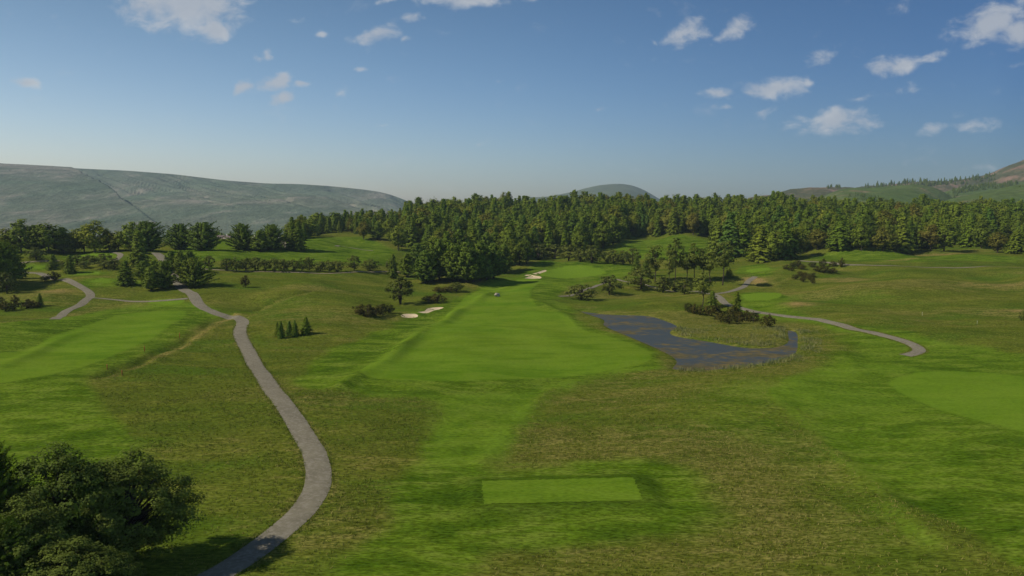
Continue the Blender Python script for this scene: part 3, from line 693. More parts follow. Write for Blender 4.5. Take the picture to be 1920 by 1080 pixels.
def leafy(seed, w=.75, bare=.22, nclump=46, per=26, leaf=.045, squash=1.0, trunk=.022, gap=.15, stems=1, clr=.13, top=1.0, oval=1.0):
    g = np.random.default_rng(seed); cr_, tr = TB(), TB()
    hc = (top - bare); cz = bare + hc * .5
    # clump centres spread through an ellipsoid shell
    pts = []
    k = 0
    while len(pts) < nclump and k < 20000:
        k += 1
        v = unit(g.normal(size=3)); r = g.uniform(.35, 1.0) ** .6
        p = np.array([v[0] * w / 2 * r, v[1] * w / 2 * r, cz + v[2] * hc / 2 * r])
        tt = (p[2] - bare) / hc
        env = math.sin(min(.88, max(tt, 0) * .8 + .2) * math.pi) ** .5 if oval == 1.0 else (1 - tt) ** .6
        p[0] *= env; p[1] *= env
        if all(np.linalg.norm(p - q) > clr * (.55 if gap < .2 else .7) for q in pts): pts.append(p)
    pts = np.array(pts)
    cen = np.array([0, 0, cz - .05])
    for s_ in range(stems):
        a = g.uniform(0, 6.28) ; sp = 0 if stems == 1 else g.uniform(.04, .12)
        bend = g.normal(size=2) * .02
        hh = bare + hc * .75
        tr.tube([(sp * math.cos(a) * t + bend[0] * math.sin(t * 3), sp * math.sin(a) * t + bend[1] * math.sin(t * 2.5), hh * t) for t in np.linspace(0, 1, 7)],
                [trunk * (1 - .8 * t) for t in np.linspace(0, 1, 7)])
    for p in pts[:: 2 if nclump > 30 else 1]:
        z0 = bare * .8 + (p[2] - bare) * .55; z0 = max(z0, bare * .6)
        tr.tube([(0, 0, z0), (p[0] * .5, p[1] * .5, z0 + (p[2] - z0) * .55 + .01), (p[0] * .95, p[1] * .95, p[2])], [trunk * .38, trunk * .22, trunk * .08], 4)
    for p in pts:
        m = int(per * g.uniform(.7, 1.3)); cr0 = clr * g.uniform(.55, 1.1)
        v = unit(g.normal(size=(m, 3))); rr = (g.uniform(.45, 1, m) * g.choice([1, 1, 1, 1.35], m))[:, None]
        c = p + v * rr * cr0 * np.array([1, 1, .75 * squash])
        out = unit(p - cen)
        nn = v * .75 + out * .7 + np.array([0, 0, .25]) + g.normal(size=(m, 3)) * .25
        V, Fq = quads(c, nn, leaf * g.uniform(.7, 1.35, m), 1.2, g); cr_.add(V, Fq)
    return cr_.data(), tr.data()

def mesh_pair(name, data, mf, mb):
    (cv, cf), (tv, tf) = data
    z = 1.0 / cv[:, 2].max()
    cv = cv * z; tv = tv * z
    wid = (np.percentile(cv[:, 0], 98) - np.percentile(cv[:, 0], 2) + np.percentile(cv[:, 1], 98) - np.percentile(cv[:, 1], 2)) / 2
    crown = mesh_np(name + '_crown', cv, cf, [mf]); trunk = mesh_np(name + '_trunk', tv, tf, [mb], smooth=True)
    joint = mesh_np(name, np.vstack([cv, tv]), np.vstack([cf, tf + len(cv)]), [mf, mb], np.concatenate([np.zeros(len(cf)), np.ones(len(tf))]))
    return dict(crown=crown, trunk=trunk, joint=joint, w=float(wid))

KIND = {}
def kind(key, name, cat, variants): KIND[key] = (name, cat, variants)
kind('spruce', 'spruce_tree', 'conifer', [mesh_pair('spruce', conifer(100 + i, w=.40 + .03 * (i % 3), levels=27, leaf=.043, rag=.32, taper=.95), M_SPRUCE, M_BARK) for i in range(5)])
kind('fir', 'fir_tree', 'conifer', [mesh_pair('fir', conifer(200 + i, w=.50 + .04 * (i % 3), levels=25, droop=-.05, up=.5, leaf=.048, taper=.70, bare=.09, rag=.42), M_PINE, M_BARK) for i in range(4)])
kind('pine', 'pine_tree', 'pine', [mesh_pair('pine', conifer(300 + i, w=.85, levels=23, droop=-.05, up=.6, leaf=.048, taper=.56, bare=.03, rag=.5, per=12), M_PINE, M_BARK) for i in range(4)])
kind('broad', 'broadleaf_tree', 'tree', [mesh_pair('broadleaf', leafy(400 + i, w=.66 + .05 * (i % 3), bare=.08, nclump=60, per=38, leaf=.044, clr=.12), M_BROAD, M_BARK) for i in range(4)])
kind('autumn', 'autumn_tree', 'tree', [mesh_pair('autumn', leafy(450 + i, w=.66, bare=.12, nclump=56, per=36, leaf=.044, clr=.12), M_AUTUMN, M_BARK) for i in range(2)])
kind('birch', 'birch_tree', 'tree', [mesh_pair('birch', leafy(500 + i, w=.40, bare=.30, nclump=34, per=30, leaf=.032, trunk=.011, clr=.085, gap=.3), M_BIRCH, M_BARK) for i in range(4)])
kind('slim', 'slender_conifer', 'conifer', [mesh_pair('slim', conifer(550 + i, w=.42, levels=24, leaf=.042, rag=.35, bare=.04, taper=.7), M_PINE, M_BARK) for i in range(3)])
kind('shrubby', 'small_tree', 'tree', [mesh_pair('shrubby', leafy(600 + i, w=1.15, bare=.10, nclump=34, per=22, leaf=.075, trunk=.03, stems=3, clr=.17, gap=.3), M_SHRUB, M_BARK) for i in range(4)])
kind('round', 'broadleaf_tree', 'tree', [mesh_pair('round', leafy(640, w=.9, bare=.12, nclump=52, per=34, leaf=.042, trunk=.028, stems=3, clr=.11, gap=.3), M_SHRUB, M_BARK)])
kind('bush', 'hedge_bush', 'bush', [mesh_pair('bush', leafy(660 + i, w=1.3, bare=.06, nclump=32, per=22, leaf=.08, trunk=.03, stems=3, clr=.19), M_SHRUB, M_BARK) for i in range(4)])
kind('gorse', 'gorse_bush', 'bush', [mesh_pair('gorse', leafy(700 + i, w=1.5, bare=.02, nclump=30, per=24, leaf=.09, trunk=.03, stems=3, clr=.22), M_GORSE, M_BARK) for i in range(4)])
kind('near', 'broadleaf_tree', 'tree', [mesh_pair('nearleaf', leafy(810 + i, w=.88, bare=.08, nclump=210, per=190, leaf=.0135, trunk=.022, clr=.078, gap=.3), M_NEAR, M_BARK) for i in range(2)])
kind('nearc', 'conifer_tree', 'conifer', [mesh_pair('nearcon', conifer(850 + i, w=.62, levels=66, droop=-.1, up=.6, leaf=.0145, taper=.6, bare=.05, rag=.45, per=22), M_NEARC, M_BARK) for i in range(2)])

def put_tree(key, x, y, z, h, wm=None, label=None, group=None, parts=True, var=None, cat=None, rot=None):
    name, c, vs = KIND[key]
    v = vs[(var if var is not None else random.randrange(len(vs))) % len(vs)]
    rz = random.uniform(0, 6.28) if rot is None else rot
    sx = (wm / v['w']) if wm else h * random.uniform(.88, 1.15)
    if parts:
        r = bpy.data.objects.new(name, None); r.empty_display_size = .5
        r.location = (x, y, z - .02 * h * .2); r.rotation_euler = (0, 0, rz); r.scale = (sx, sx, h)
        link(r)
        link(bpy.data.objects.new('crown', v['crown']), r); link(bpy.data.objects.new('trunk', v['trunk']), r)
    else:
        r = bpy.data.objects.new(name, v['joint']); r.location = (x, y, z - .1); r.rotation_euler = (0, 0, rz); r.scale = (sx, sx, h); link(r)
    return tag(r, label, cat or c, group)

def T(key, px, py, hpx, wpx, label, group=None, var=None, cat=None):
    p = P(px, py); dist = math.hypot(p[1], p[0] * 0) ; m = dist / F
    # along-axis depth of the base
    if key == 'gorse': hpx *= 1.25
    depth = p[1] * math.cos(PITCH) + (CAM_H - p[2]) * math.sin(PITCH)
    m = depth / F
    return put_tree(key, p[0], p[1], p[2], hpx * m * 1.02, wpx * m, label, group, True, var, cat)

DEFER = []
def later(key, x, y, z, h, wm, label, group, parts):
    DEFER.append((h / y, key, x, y, z, h, wm, label, group, parts))
LOW = {}
def flush_trees(limit=285):
    have = {}
    for o in SC.objects:
        if o.parent is None and 'category' in o: b = o.name.split('.')[0]; have[b] = have.get(b, 0) + 1
    DEFER.sort(key=lambda t: -t[0]); rest = {}
    for (a, key, x, y, z, h, wm, label, group, parts) in DEFER:
        nm = KIND[key][0]
        if have.get(nm, 0) < limit and a * F > 5:
            have[nm] = have.get(nm, 0) + 1
            put_tree(key, x, y, z, h, wm, label, group, parts=parts)
        else: rest.setdefault(key, []).append((x, y, z, h, wm))
    g = np.random.default_rng(4)
    words = {'spruce': 'spruces', 'fir': 'firs', 'broad': 'leafy trees', 'slim': 'narrow conifers', 'autumn': 'turning trees'}
    for key, L in rest.items():
        if key not in LOW:
            if key in ('broad', 'autumn'): d = [leafy(900 + i, w=.62, bare=.16, nclump=34, per=18, leaf=.075, clr=.14) for i in range(3)]
            else: d = [conifer(900 + i, w=.42 if key != 'fir' else .5, levels=19, leaf=.062, per=7, rag=.3, taper=.85) for i in range(3)]
            LOW[key] = d
        mats = {'spruce': M_SPRUCE, 'fir': M_PINE, 'slim': M_PINE, 'broad': M_BROAD, 'autumn': M_AUTUMN}[key]
        Vs, Fs, Ms, Ts, n = [], [], [], [], 0
        for (x, y, z, h, wm) in L:
            (cv, cf), (tv, tf) = LOW[key][g.integers(3)]
            V = np.vstack([cv, tv]); F_ = np.vstack([cf, tf + len(cv)]); a = g.uniform(0, 6.28)
            sx = wm / (.5 if key in ('broad', 'autumn') else .42)
            Vx = np.stack([(V[:, 0] * math.cos(a) - V[:, 1] * math.sin(a)) * sx + x, (V[:, 0] * math.sin(a) + V[:, 1] * math.cos(a)) * sx + y, V[:, 2] * h + z - .1], 1)
            Vs.append(Vx); Fs.append(F_ + n); n += len(V); Ms.append(np.concatenate([np.zeros(len(cf)), np.ones(len(tf))])); Ts.append(np.full(len(V), g.uniform()))
        nm = {'spruce': 'spruce_wood', 'fir': 'fir_wood', 'slim': 'narrow_conifer_wood', 'broad': 'leafy_wood', 'autumn': 'turning_wood'}[key]
        me = mesh_np(nm, np.vstack(Vs), np.vstack(Fs), [mats, M_BARK], np.concatenate(Ms))
        at = me.attributes.new('tone', 'FLOAT', 'POINT'); at.data.foreach_set('value', np.concatenate(Ts).astype(np.float32))
        tag(link(bpy.data.objects.new(nm, me)), f'farthest {words[key]} massed on the wooded hill and the far ridges', 'woodland', kind='stuff')
    print('individual', have, 'rest', {k: len(v) for k, v in rest.items()})

ORD = ['leftmost', 'second from the left', 'third from the left', 'fourth from the left', 'fifth from the left', 'sixth from the left', 'seventh from the left', 'eighth from the left', 'ninth from the left',
       'tenth from the left', 'eleventh from the left', 'twelfth from the left', 'thirteenth from the left', 'fourteenth from the left', 'fifteenth from the left', 'sixteenth from the left', 'seventeenth from the left']
def row(key, items, noun, where, group):
    items = sorted(items, key=lambda t: t[0])
    for i, it in enumerate(items):
        k = it[4] if len(it) > 4 else key
        T(k, it[0], it[1], it[2], it[3], f'{noun}, {ORD[i]} {where}', group)

# bottom left corner
T('near', 240, 1066, 226, 214, 'broad dark leafy tree nearest the path in the bottom left corner', 'trees in the bottom left corner', 0)
T('near', 118, 1095, 274, 200, 'tall leafy tree with a flat top behind the corner conifer', 'trees in the bottom left corner', 1)
T('nearc', 172, 1100, 205, 96, 'pale green feathery conifer between the two leafy corner trees', 'trees in the bottom left corner', 0)
T('nearc', -22, 1120, 295, 150, 'tall conifer cut off by the left edge at the bottom', 'trees in the bottom left corner', 1)
T('near', 58, 1150, 225, 190, 'dark leafy tree low in the bottom left corner below the flat topped one', 'trees in the bottom left corner', 0)
T('nearc', 15, 1175, 210, 150, 'dark conifer top at the very bottom left edge', 'trees in the bottom left corner', 1)
T('near', 140, 1175, 170, 190, 'dark leafy crown rising from the bottom edge beside the corner trees', 'trees in the bottom left corner', 1)

# left middle distance
row('broad', [(-30,472,52,60),(12,474,48,46),(40,474,64,46),(66,472,50,40,'fir'),(92,473,60,50),(118,472,46,34,'fir'),(140,472,44,36),(158,472,50,36),(178,473,60,50),(205,472,40,34),(222,471,38,34),(246,471,56,42)],
    'big dark leafy tree', 'in the row on the left crest', 'big trees along the left crest')
T('pine', 276, 470, 56, 52, 'broad dark pine at the right end of the left crest row')
T('slim', 262, 499, 66, 32, 'slender olive green conifer standing in front of the crest row')
T('shrubby', 68, 487, 24, 34, 'small rounded tree alone below the left crest row')
T('shrubby', 120, 476, 18, 34, 'low spreading tree tucked under the left crest row')
T('pine', 6, 534, 84, 66, 'tall dark pine at the left edge above the path bend')
T('slim', 26, 524, 58, 34, 'conical dark conifer beside the tall pine at the left edge')
T('pine', -32, 545, 95, 70, 'large dark pine cut off by the left edge')
T('shrubby', 13, 550, 42, 36, 'light leaved small tree in front of the left edge pines')
T('slim', 100, 507, 30, 20, 'small dark conifer left of the shrub thicket')
T('slim', 131, 512, 34, 20, 'small dark conifer at the left front of the shrub thicket')
row('bush', [(118,501,12,24),(145,497,20,30),(158,503,14,30),(168,495,18,26),(178,494,14,24),(196,503,16,40),(196,493,18,28),(215,505,22,22,'shrubby')], 'dark shrub', 'in the thicket below the bright tee', 'shrub thicket on the left slope')
T('gorse', 84, 527, 9, 16, 'low dark shrub on the left of a pair beside the bending path')
T('gorse', 101, 526, 14, 24, 'larger dark shrub of the pair beside the bending path')
T('slim', 236, 534, 46, 30, 'pine with a bare stem standing left of the central cluster', None, 0)
T('fir', 272, 524, 36, 28, 'olive brown small tree behind the stemmed pine')
T('fir', 283, 545, 46, 28, 'dark small pine leaning in front of the bushy pine beside the path')
T('pine', 306, 540, 54, 42, 'bushy conifer just left of the grey path')
T('fir', 322, 512, 42, 24, 'dark conifer, left of three behind the path edge')
T('fir', 338, 512, 42, 24, 'dark conifer, middle of three behind the path edge')
T('fir', 356, 510, 40, 26, 'dark conifer, right of three behind the path edge')
T('pine', 363, 538, 56, 50, 'wide bushy conifer just right of the grey path')
T('fir', 290, 520, 32, 24, 'small dark tree between the slender conifer and the path')
row('gorse', [(-6,572,15,24),(10,583,16,26),(24,582,11,20),(28,571,15,15),(50,578,14,28),(64,577,12,22)], 'low black green bush', 'in the scrub at the left edge', 'scrub by the left edge')
T('slim', 75, 574, 24, 11, 'tiny pointed conifer at the right end of the left scrub')
row('pine', [(337,467,50,44),(382,470,56,54),(455,468,50,42),(488,471,40,32,'fir'),(510,468,48,40)], 'dark pine', 'on the grassy crest before the grey hill', 'pines on the grassy crest')
T('slim', 535, 452, 22, 10, 'thin small conifer beside the pale path on the crest')
T('slim', 548, 467, 60, 22, 'tall narrow conifer at the left tip of the wood, left of two')
T('slim', 560, 470, 55, 24, 'tall narrow conifer at the left tip of the wood, right of two')
row('bush', [(425,508,25,26),(443,509,27,26),(461,508,25,26),(479,508,27,28),(497,509,24,26),(515,509,26,26),(533,509,24,26),(551,509,23,26),(566,508,24,22),(580,507,26,22),(601,509,20,22),(617,510,22,26),(634,510,22,26)],
    'rounded hedge bush', 'in the long hedge under the crest', 'hedge bushes under the crest')
T('shrubby', 392, 503, 24, 20, 'small round tree standing alone left of the long hedge')
T('shrubby', 664, 508, 30, 26, 'upright small tree just right of the long hedge')
T('shrubby', 694, 508, 22, 34, 'low spreading small tree at the right end of the hedge line')
T('gorse', 460, 539, 19, 16, 'single small dark bush alone on the slope under the hedge')
T('spruce', 520, 630, 27, 10, 'tiny conifer at the left of the small group beside the path')
T('spruce', 527, 634, 32, 13, 'small conifer second in the small group beside the path')
T('spruce', 543, 629, 27, 13, 'small conifer third in the small group beside the path')
T('spruce', 553, 630, 30, 13, 'small narrow conifer fourth in the small group beside the path')
T('spruce', 574, 626, 32, 19, 'fullest small conifer at the right of the small group')
T('round', 751, 570, 52, 48, 'round leafy tree alone above the fairway bunkers')
row('gorse', [(676,590,18,24),(690,595,20,30),(704,593,17,26),(716,590,17,24),(729,587,15,20)], 'dark gorse bush', 'in the clump beside the fairway bunkers', 'gorse clump by the bunkers')
T('gorse', 803, 566, 10, 22, 'low dark shrub, left of the pair above the pale bunkers')
T('gorse', 820, 568, 15, 28, 'spreading dark shrub, right of the pair above the pale bunkers')
T('gorse', 822, 547, 8, 26, 'flat low shrub left of three at the foot of the conifer clump')
T('gorse', 840, 547, 9, 22, 'flat low shrub middle of three at the foot of the conifer clump')
T('shrubby', 856, 547, 18, 24, 'rounded shrub right of three at the foot of the conifer clump')
T('slim', 737, 522, 46, 18, 'thin stemmed tree left of the conifer clump', None, 0)
T('fir', 763, 519, 44, 26, 'dark bushy conifer just left of the conifer clump')
T('shrubby', 731, 510, 26, 16, 'small leafy tree behind the thin stemmed tree')
row('fir', [(783,505,50,30),(797,531,62,40),(815,505,60,38),(824,524,76,40),(838,500,66,36,'spruce'),(850,527,72,38),(862,498,68,36),(875,529,76,44),(888,497,70,38,'spruce'),(900,526,74,40),(912,502,66,38),(925,522,66,40),(944,512,54,34),(862,526,56,36),(888,528,60,36),(912,525,60,36),(808,527,56,34)],
    'tall dark conifer', 'in the shadowy clump beside the fairway', 'conifer clump beside the fairway')
row('broad', [(960,498,50,30),(974,497,48,30),(988,495,46,28)], 'dark stemmed tree', 'behind the pale stones by the green', 'stemmed trees behind the green')
row('shrubby', [(1010,487,32,44),(1040,486,28,34),(1066,489,32,36),(1088,491,26,30),(1110,493,34,44),(1150,495,28,30),(1168,496,28,28),(1186,495,32,30),(1140,494,22,24)], 'rounded leafy tree', 'in the line behind the green', 'rounded trees behind the green')
T('shrubby', 1090, 562, 30, 56, 'wide low tree between the green and the pond, left of two')
T('shrubby', 1142, 551, 36, 40, 'rounded tree between the green and the pond, right of two')
# trees above the pond
T('slim', 1193, 515, 36, 16, 'small conical conifer, left of two beside the rounded line')
T('slim', 1211, 518, 36, 16, 'small conical conifer, right of two beside the rounded line')
T('shrubby', 1202, 542, 40, 50, 'many stemmed wide small tree, leftmost under the tall birches')
T('shrubby', 1243, 549, 32, 32, 'rounded shrub, second under the tall birches')
T('shrubby', 1264, 546, 22, 26, 'pale green shrub between two darker ones under the birches')
T('shrubby', 1283, 552, 30, 36, 'rounded dark shrub at the right under the tall birches')
row('birch', [(1228,528,68,36),(1255,534,64,22),(1266,529,84,30),(1287,529,56,30),(1302,529,74,30),(1318,527,62,32),(1332,530,58,32),(1355,535,84,42)], 'tall slim bare stemmed tree', 'above the pond', 'birches in the grove above the pond')
T('birch', 1317, 575, 66, 34, 'dark leafy tree with a thin trunk above the gorse')
T('slim', 1335, 585, 40, 22, 'narrow conifer rising from the left of the pond gorse')
T('slim', 1381, 592, 46, 18, 'narrow pointed conifer rising from the middle of the pond gorse')
T('slim', 1367, 520, 18, 14, 'little dark conifer right of the tallest birch')
row('gorse', [(1290,585,15,18),(1302,588,15,20),(1314,590,15,20),(1330,592,17,22),(1344,590,18,22),(1352,604,17,24),(1367,607,18,26),(1374,594,18,22),(1386,606,18,26),(1400,602,17,22),(1413,605,18,20),(1439,613,20,24)], 'dark gorse bush', 'on the bank behind the pond', 'gorse on the pond bank')
row('gorse', [(1474,505,8,12),(1486,503,10,14),(1495,500,10,14),(1483,508,6,10),(1503,505,8,16),(1523,501,8,16)], 'low dark bush', 'in the upper patch by the far path', 'scrub patch by the far path')
row('gorse', [(1532,509,8,16),(1543,502,14,14),(1546,512,12,20),(1561,512,8,18),(1562,500,9,12),(1578,501,15,12)], 'low dark bush', 'in the right hand patch by the far path', 'scrub patch right of the others')
row('gorse', [(1491,524,8,12),(1500,518,9,14),(1505,529,10,12),(1509,521,9,12),(1517,525,9,12),(1524,520,8,14),(1524,533,13,9)], 'low dark bush', 'in the lower patch on the right slope', 'scrub patch on the right slope')
T('shrubby', 1922, 606, 26, 20, 'small green tree cut off by the right edge')
# far trees at the front of the right wood
row('spruce', [(1345,478,68,36),(1368,482,84,44),(1392,480,76,40),(1425,489,66,42),(1452,488,60,40,'broad'),(1472,484,70,40),(1490,482,58,36,'broad')], 'large lit tree', 'at the front corner of the right wood', 'front corner of the right wood')
row('autumn', [(1533,468,40,34),(1500,478,42,30),(1655,471,46,40),(1745,470,50,38),(1870,474,40,30)], 'rust tinged round tree', 'along the front of the right wood', 'rust tinged trees at the wood edge')
row('spruce', [(1575,467,62,36),(1690,473,66,38),(1770,471,60,42,'broad'),(1818,462,58,30),(1840,466,56,36,'broad'),(1905,475,44,34),(1615,470,56,34,'broad')], 'dark full tree', 'standing out before the right wood', 'full trees before the right wood')
row('autumn', [(682,449,34,24),(708,449,34,22,'fir'),(726,444,32,20,'broad')], 'stemmed tree', 'on the lawn at the left of the wood', 'trees on the lawn before the wood')
T('broad', 747, 470, 50, 34, 'dark round tree at the left front corner of the main wood')

# ------------------------------------------------------------------ the wood
FR = [(545,462),(565,452),(600,442),(650,436),(680,440),(712,438),(735,460),(760,468),(800,468),(900,478),(960,488),(1000,478),(1100,476),(1140,470),(1160,456),(1200,448),(1300,447),(1345,450),(1362,470),(1400,480),(1480,476),(1520,466),(1570,460),(1620,466),(1700,467),(1800,462),(1920,466),(2080,468)]
fc_ = np.array([a for a, b in FR], float); fd_ = np.array([P(a, b)[1] for a, b in FR])
groups = {}
def wood():
    g = random.Random(21); cand = []
    y = 400.0
    while y < 860:
        s = 8.0 + (y - 450) / 400 * 2.4
        x = -260 + g.uniform(0, s)
        while x < 560:
            xx = x + g.uniform(-.4, .4) * s; yy = y + g.uniform(-.45, .45) * s
            c = 960 + F * xx / yy
            if 545 < c < 1990:
                fd = np.interp(c, fc_, fd_) + 3
                if yy > fd: cand.append((yy, xx, c, yy - fd))
            x += s * 1.02
        y += s * .92
    cand.sort()
    X = np.array([c[1] for c in cand]); Y = np.array([c[0] for c in cand]); Z = height(X, Y)
    # approximate running skyline to leave out trees nobody can see
    sky = np.full(2600, 2000.0); out = []
    for (yy, xx, c, dep), z in zip(cand, Z):
        h = g.triangular(9, 23.5, 15.0)
        if c < 760: h = g.uniform(9, 15)
        if c > 1380: h *= 1.10
        if dep < 14: h *= .9
        row_ = 405 + (CAM_H - z - h) * F / yy
        a = max(0, int(c - 4)); b = int(c + 5)
        if row_ > sky[a:b].max() + 3: continue
        w = int(2.6 * F / yy)
        sky[max(0, int(c) - w):int(c) + w] = np.minimum(sky[max(0, int(c) - w):int(c) + w], row_ + 14 * 700 / yy / 2)
        out.append((xx, yy, z, h, c, dep, row_))
    return out, g
WOOD, gg = wood()
cnt = {}
import collections
lastkind = collections.Counter()
lim = 285
NAMES = {'spruce': 'dark green spruce', 'fir': 'bushy olive green fir', 'broad': 'yellow green leafy tree', 'autumn': 'brownish turning tree', 'pine': 'spreading dark pine', 'slim': 'narrow conifer'}
for (x, y, z, h, c, dep, r) in WOOD:
    q = gg.random()
    k = 'spruce' if q < .30 else 'fir' if q < .52 else 'broad' if q < .74 else 'autumn' if q < .78 else 'slim'
    lastkind[k] += 1
    side = 'left end of the wood' if c < 760 else 'central hill' if c < 1160 else 'hill above the birch grove' if c < 1420 else 'right hand wood'
    dp = 'front edge of the' if dep < 16 else 'inside of the' if dep < 110 else 'upper skyline of the'
    lab = f'{NAMES[k]} at the {dp} {side}'.replace('at the inside of the', 'deep in the').replace('of the hill', 'of the wooded hill').replace('of the central', 'of the wooded central').replace('in the hill', 'in the wooded hill').replace('in the central', 'in the wooded central')
    later(k, x, y, z, h, h * {'spruce': .46, 'fir': .52, 'broad': .62, 'autumn': .58, 'slim': .40}[k] * gg.uniform(.9, 1.2), lab, lab.replace(NAMES[k], {'spruce': 'spruces', 'fir': 'firs', 'broad': 'leafy trees', 'autumn': 'turning trees', 'slim': 'narrow conifers'}[k]), parts=dep < 16)
print('wood trees', len(WOOD), dict(lastkind))

# ------------------------------------------------------------------ far trees and houses
def far_trees():
    g = random.Random(3)
    # beyond the left crest, down in the valley
    for i in range(64):
        px = g.uniform(285, 545); y = g.uniform(640, 760); u = (px - 960) / F
        x = u * y; z = H1(x, y); top = g.uniform(430, 448)
        if 412 < px < 432 and y < 720: continue
        h = (405 - top) / F * y + CAM_H - z
        k = g.choice(['spruce', 'broad', 'fir'])
        later(k, x, y, z, max(5, h), max(5, h) * .55, 'small tree among many in the valley behind the grassy crest', 'small trees in the valley behind the crest', parts=False)
    def on(key, px, row_lo):
        hf, us = HILLF[key]; u = (px - 960) / F
        t = np.linspace(-1, 0, 200); x, d, z = hf(np.full(200, u), t)
        rr = 405 + (CAM_H - z) * F / d
        k = int(np.argmin(np.abs(rr - row_lo) + (t < -.8) * 20))
        return float(x[k]), float(d[k]), float(z[k])
    def band(key, n, line, thick, label, group, hh=(9, 15), up=False):
        px_ = [a for a, b in line]; r_ = [b for a, b in line]
        for i in range(n):
            px = g.uniform(px_[0], px_[-1]); r = np.interp(px, px_, r_) + g.uniform(0, thick)
            x, y, z = on(key, px, r)
            h = g.uniform(*hh) * .8 * g.uniform(.6, 1.1) * (y / 2200 if not up else 1)
            later(g.choice(['spruce', 'spruce', 'slim', 'fir']), x, y, z, h, h * .5, label, group, parts=False)
    band('right_back', 210, [(1612,352),(1650,347),(1700,342),(1760,340),(1800,337),(1858,330)], 9, 'tiny conifer in the dark tree line along the far right ridge', 'conifers along the far right ridge', (11, 18))
    band('right_mid', 150, [(1780,358),(1800,352),(1850,346),(1900,344)], 10, 'tiny conifer in the plantation below the far right ridge', 'conifers in the far right plantation', (10, 15))
    band('right_scrub', 14, [(1544,353),(1572,353)], 1, 'tiny conifer in the isolated tuft on the far hilltop', 'conifers on the far hilltop', (12, 16))
    band('right_green', 26, [(1580,362),(1660,372)], 10, 'tiny tree in the hollow on the far green hill', 'trees in the hollow of the far green hill', (9, 14))
    band('right_mid', 8, [(1770,366),(1790,366)], 6, 'tiny tree on the far green saddle', 'trees on the far green saddle', (10, 14))
    band('right_front', 14, [(1890,352),(1925,348)], 2, 'tiny round bush dotted on the near right ridge', 'bushes on the near right ridge', (4, 6))
far_trees()
flush_trees()

M_WALL = noise_mat('house_render', (.52, .48, .43), (.66, .62, .57), 1.0, .9, .2)
M_ROOFP = noise_mat('pale_roof', (.42, .38, .37), (.55, .50, .48), 1.0, .8, .3)
M_ROOFD = noise_mat('brown_roof', (.14, .10, .09), (.20, .15, .13), 1.0, .8, .3)
M_GLASS, _nt = new_mat('window_glass'); finish(_nt, princ(N(_nt), (.03, .04, .05), .1, .6))
M_WOOD = noise_mat('door_wood', (.10, .05, .03), (.14, .08, .05), 2.0, .7, .3)
def box_data(x0, x1, y0, y1, z0, z1):
    V = np.array([(x, y, z) for z in (z0, z1) for y in (y0, y1) for x in (x0, x1)], float)
    return V, np.array([(0, 2, 3, 1), (4, 5, 7, 6), (0, 1, 5, 4), (2, 6, 7, 3), (0, 4, 6, 2), (1, 3, 7, 5)])
def boxo(name, b, mat, parent):
    V, F_ = box_data(*b); return link(bpy.data.objects.new(name, mesh_np(name, V, F_, [mat])), parent)
def house(px, top, y, L, W, Hh, roofmat, label, rz):
    u = (px - 960) / F; x = u * y; z = CAM_H + (405 - top) / F * y - Hh * 1.6
    r = bpy.data.objects.new('house', None); link(r); r.location = (x, y, min(z, H1(x, y) + 6)); r.rotation_euler = (0, 0, rz)
    tag(r, label, 'house', 'houses in the valley')
    g = r.location.z - H1(x, y)
    boxo('wall', (-L / 2, L / 2, -W / 2, W / 2, -max(g, 0) - .5, Hh), M_WALL, r)
    e = .5; rh = Hh * .6
    V = np.array([(-L/2-e, -W/2-e, Hh), (L/2+e, -W/2-e, Hh), (L/2+e, W/2+e, Hh), (-L/2-e, W/2+e, Hh), (-L/2-e, 0, Hh+rh), (L/2+e, 0, Hh+rh)])
    me = bpy.data.meshes.new('roof'); me.from_pydata(V.tolist(), [], [(0, 1, 5, 4), (2, 3, 4, 5), (0, 4, 3), (1, 2, 5), (3, 2, 1, 0)]); me.materials.append(roofmat)
    ro = link(bpy.data.objects.new('roof', me), r)
    boxo('chimney', (L * .25, L * .25 + .9, -.4, .5, Hh + rh * .5, Hh + rh + 1.2), M_WALL, ro)
    boxo('door', (-.6, .6, -W / 2 - .06, -W / 2 + .05, 0, 2.2), M_WOOD, r)
    for sx in (-.33, -.16, .2, .36):
        w = boxo('window', (sx * L - .7, sx * L + .7, -W / 2 - .08, -W / 2 + .05, 1.1, 2.4), M_WOOD, r)
        boxo('pane', (sx * L - .58, sx * L + .58, -W / 2 - .11, -W / 2 - .07, 1.22, 2.28), M_GLASS, w)
house(420, 441, 610, 9, 7, 3.6, M_ROOFD, 'small white house with a brown roof between crest pines', .3)
house(472, 444, 600, 10, 7, 3.2, M_ROOFP, 'small pale roofed house right of the third crest pine', -.2)
house(519, 444, 590, 9, 7, 3.2, M_ROOFP, 'small pale roofed house at the right end of the crest pines', .5)
house(357, 447, 600, 8, 6, 3.0, M_ROOFD, 'tiny house glimpsed between the two leftmost crest pines', .1)

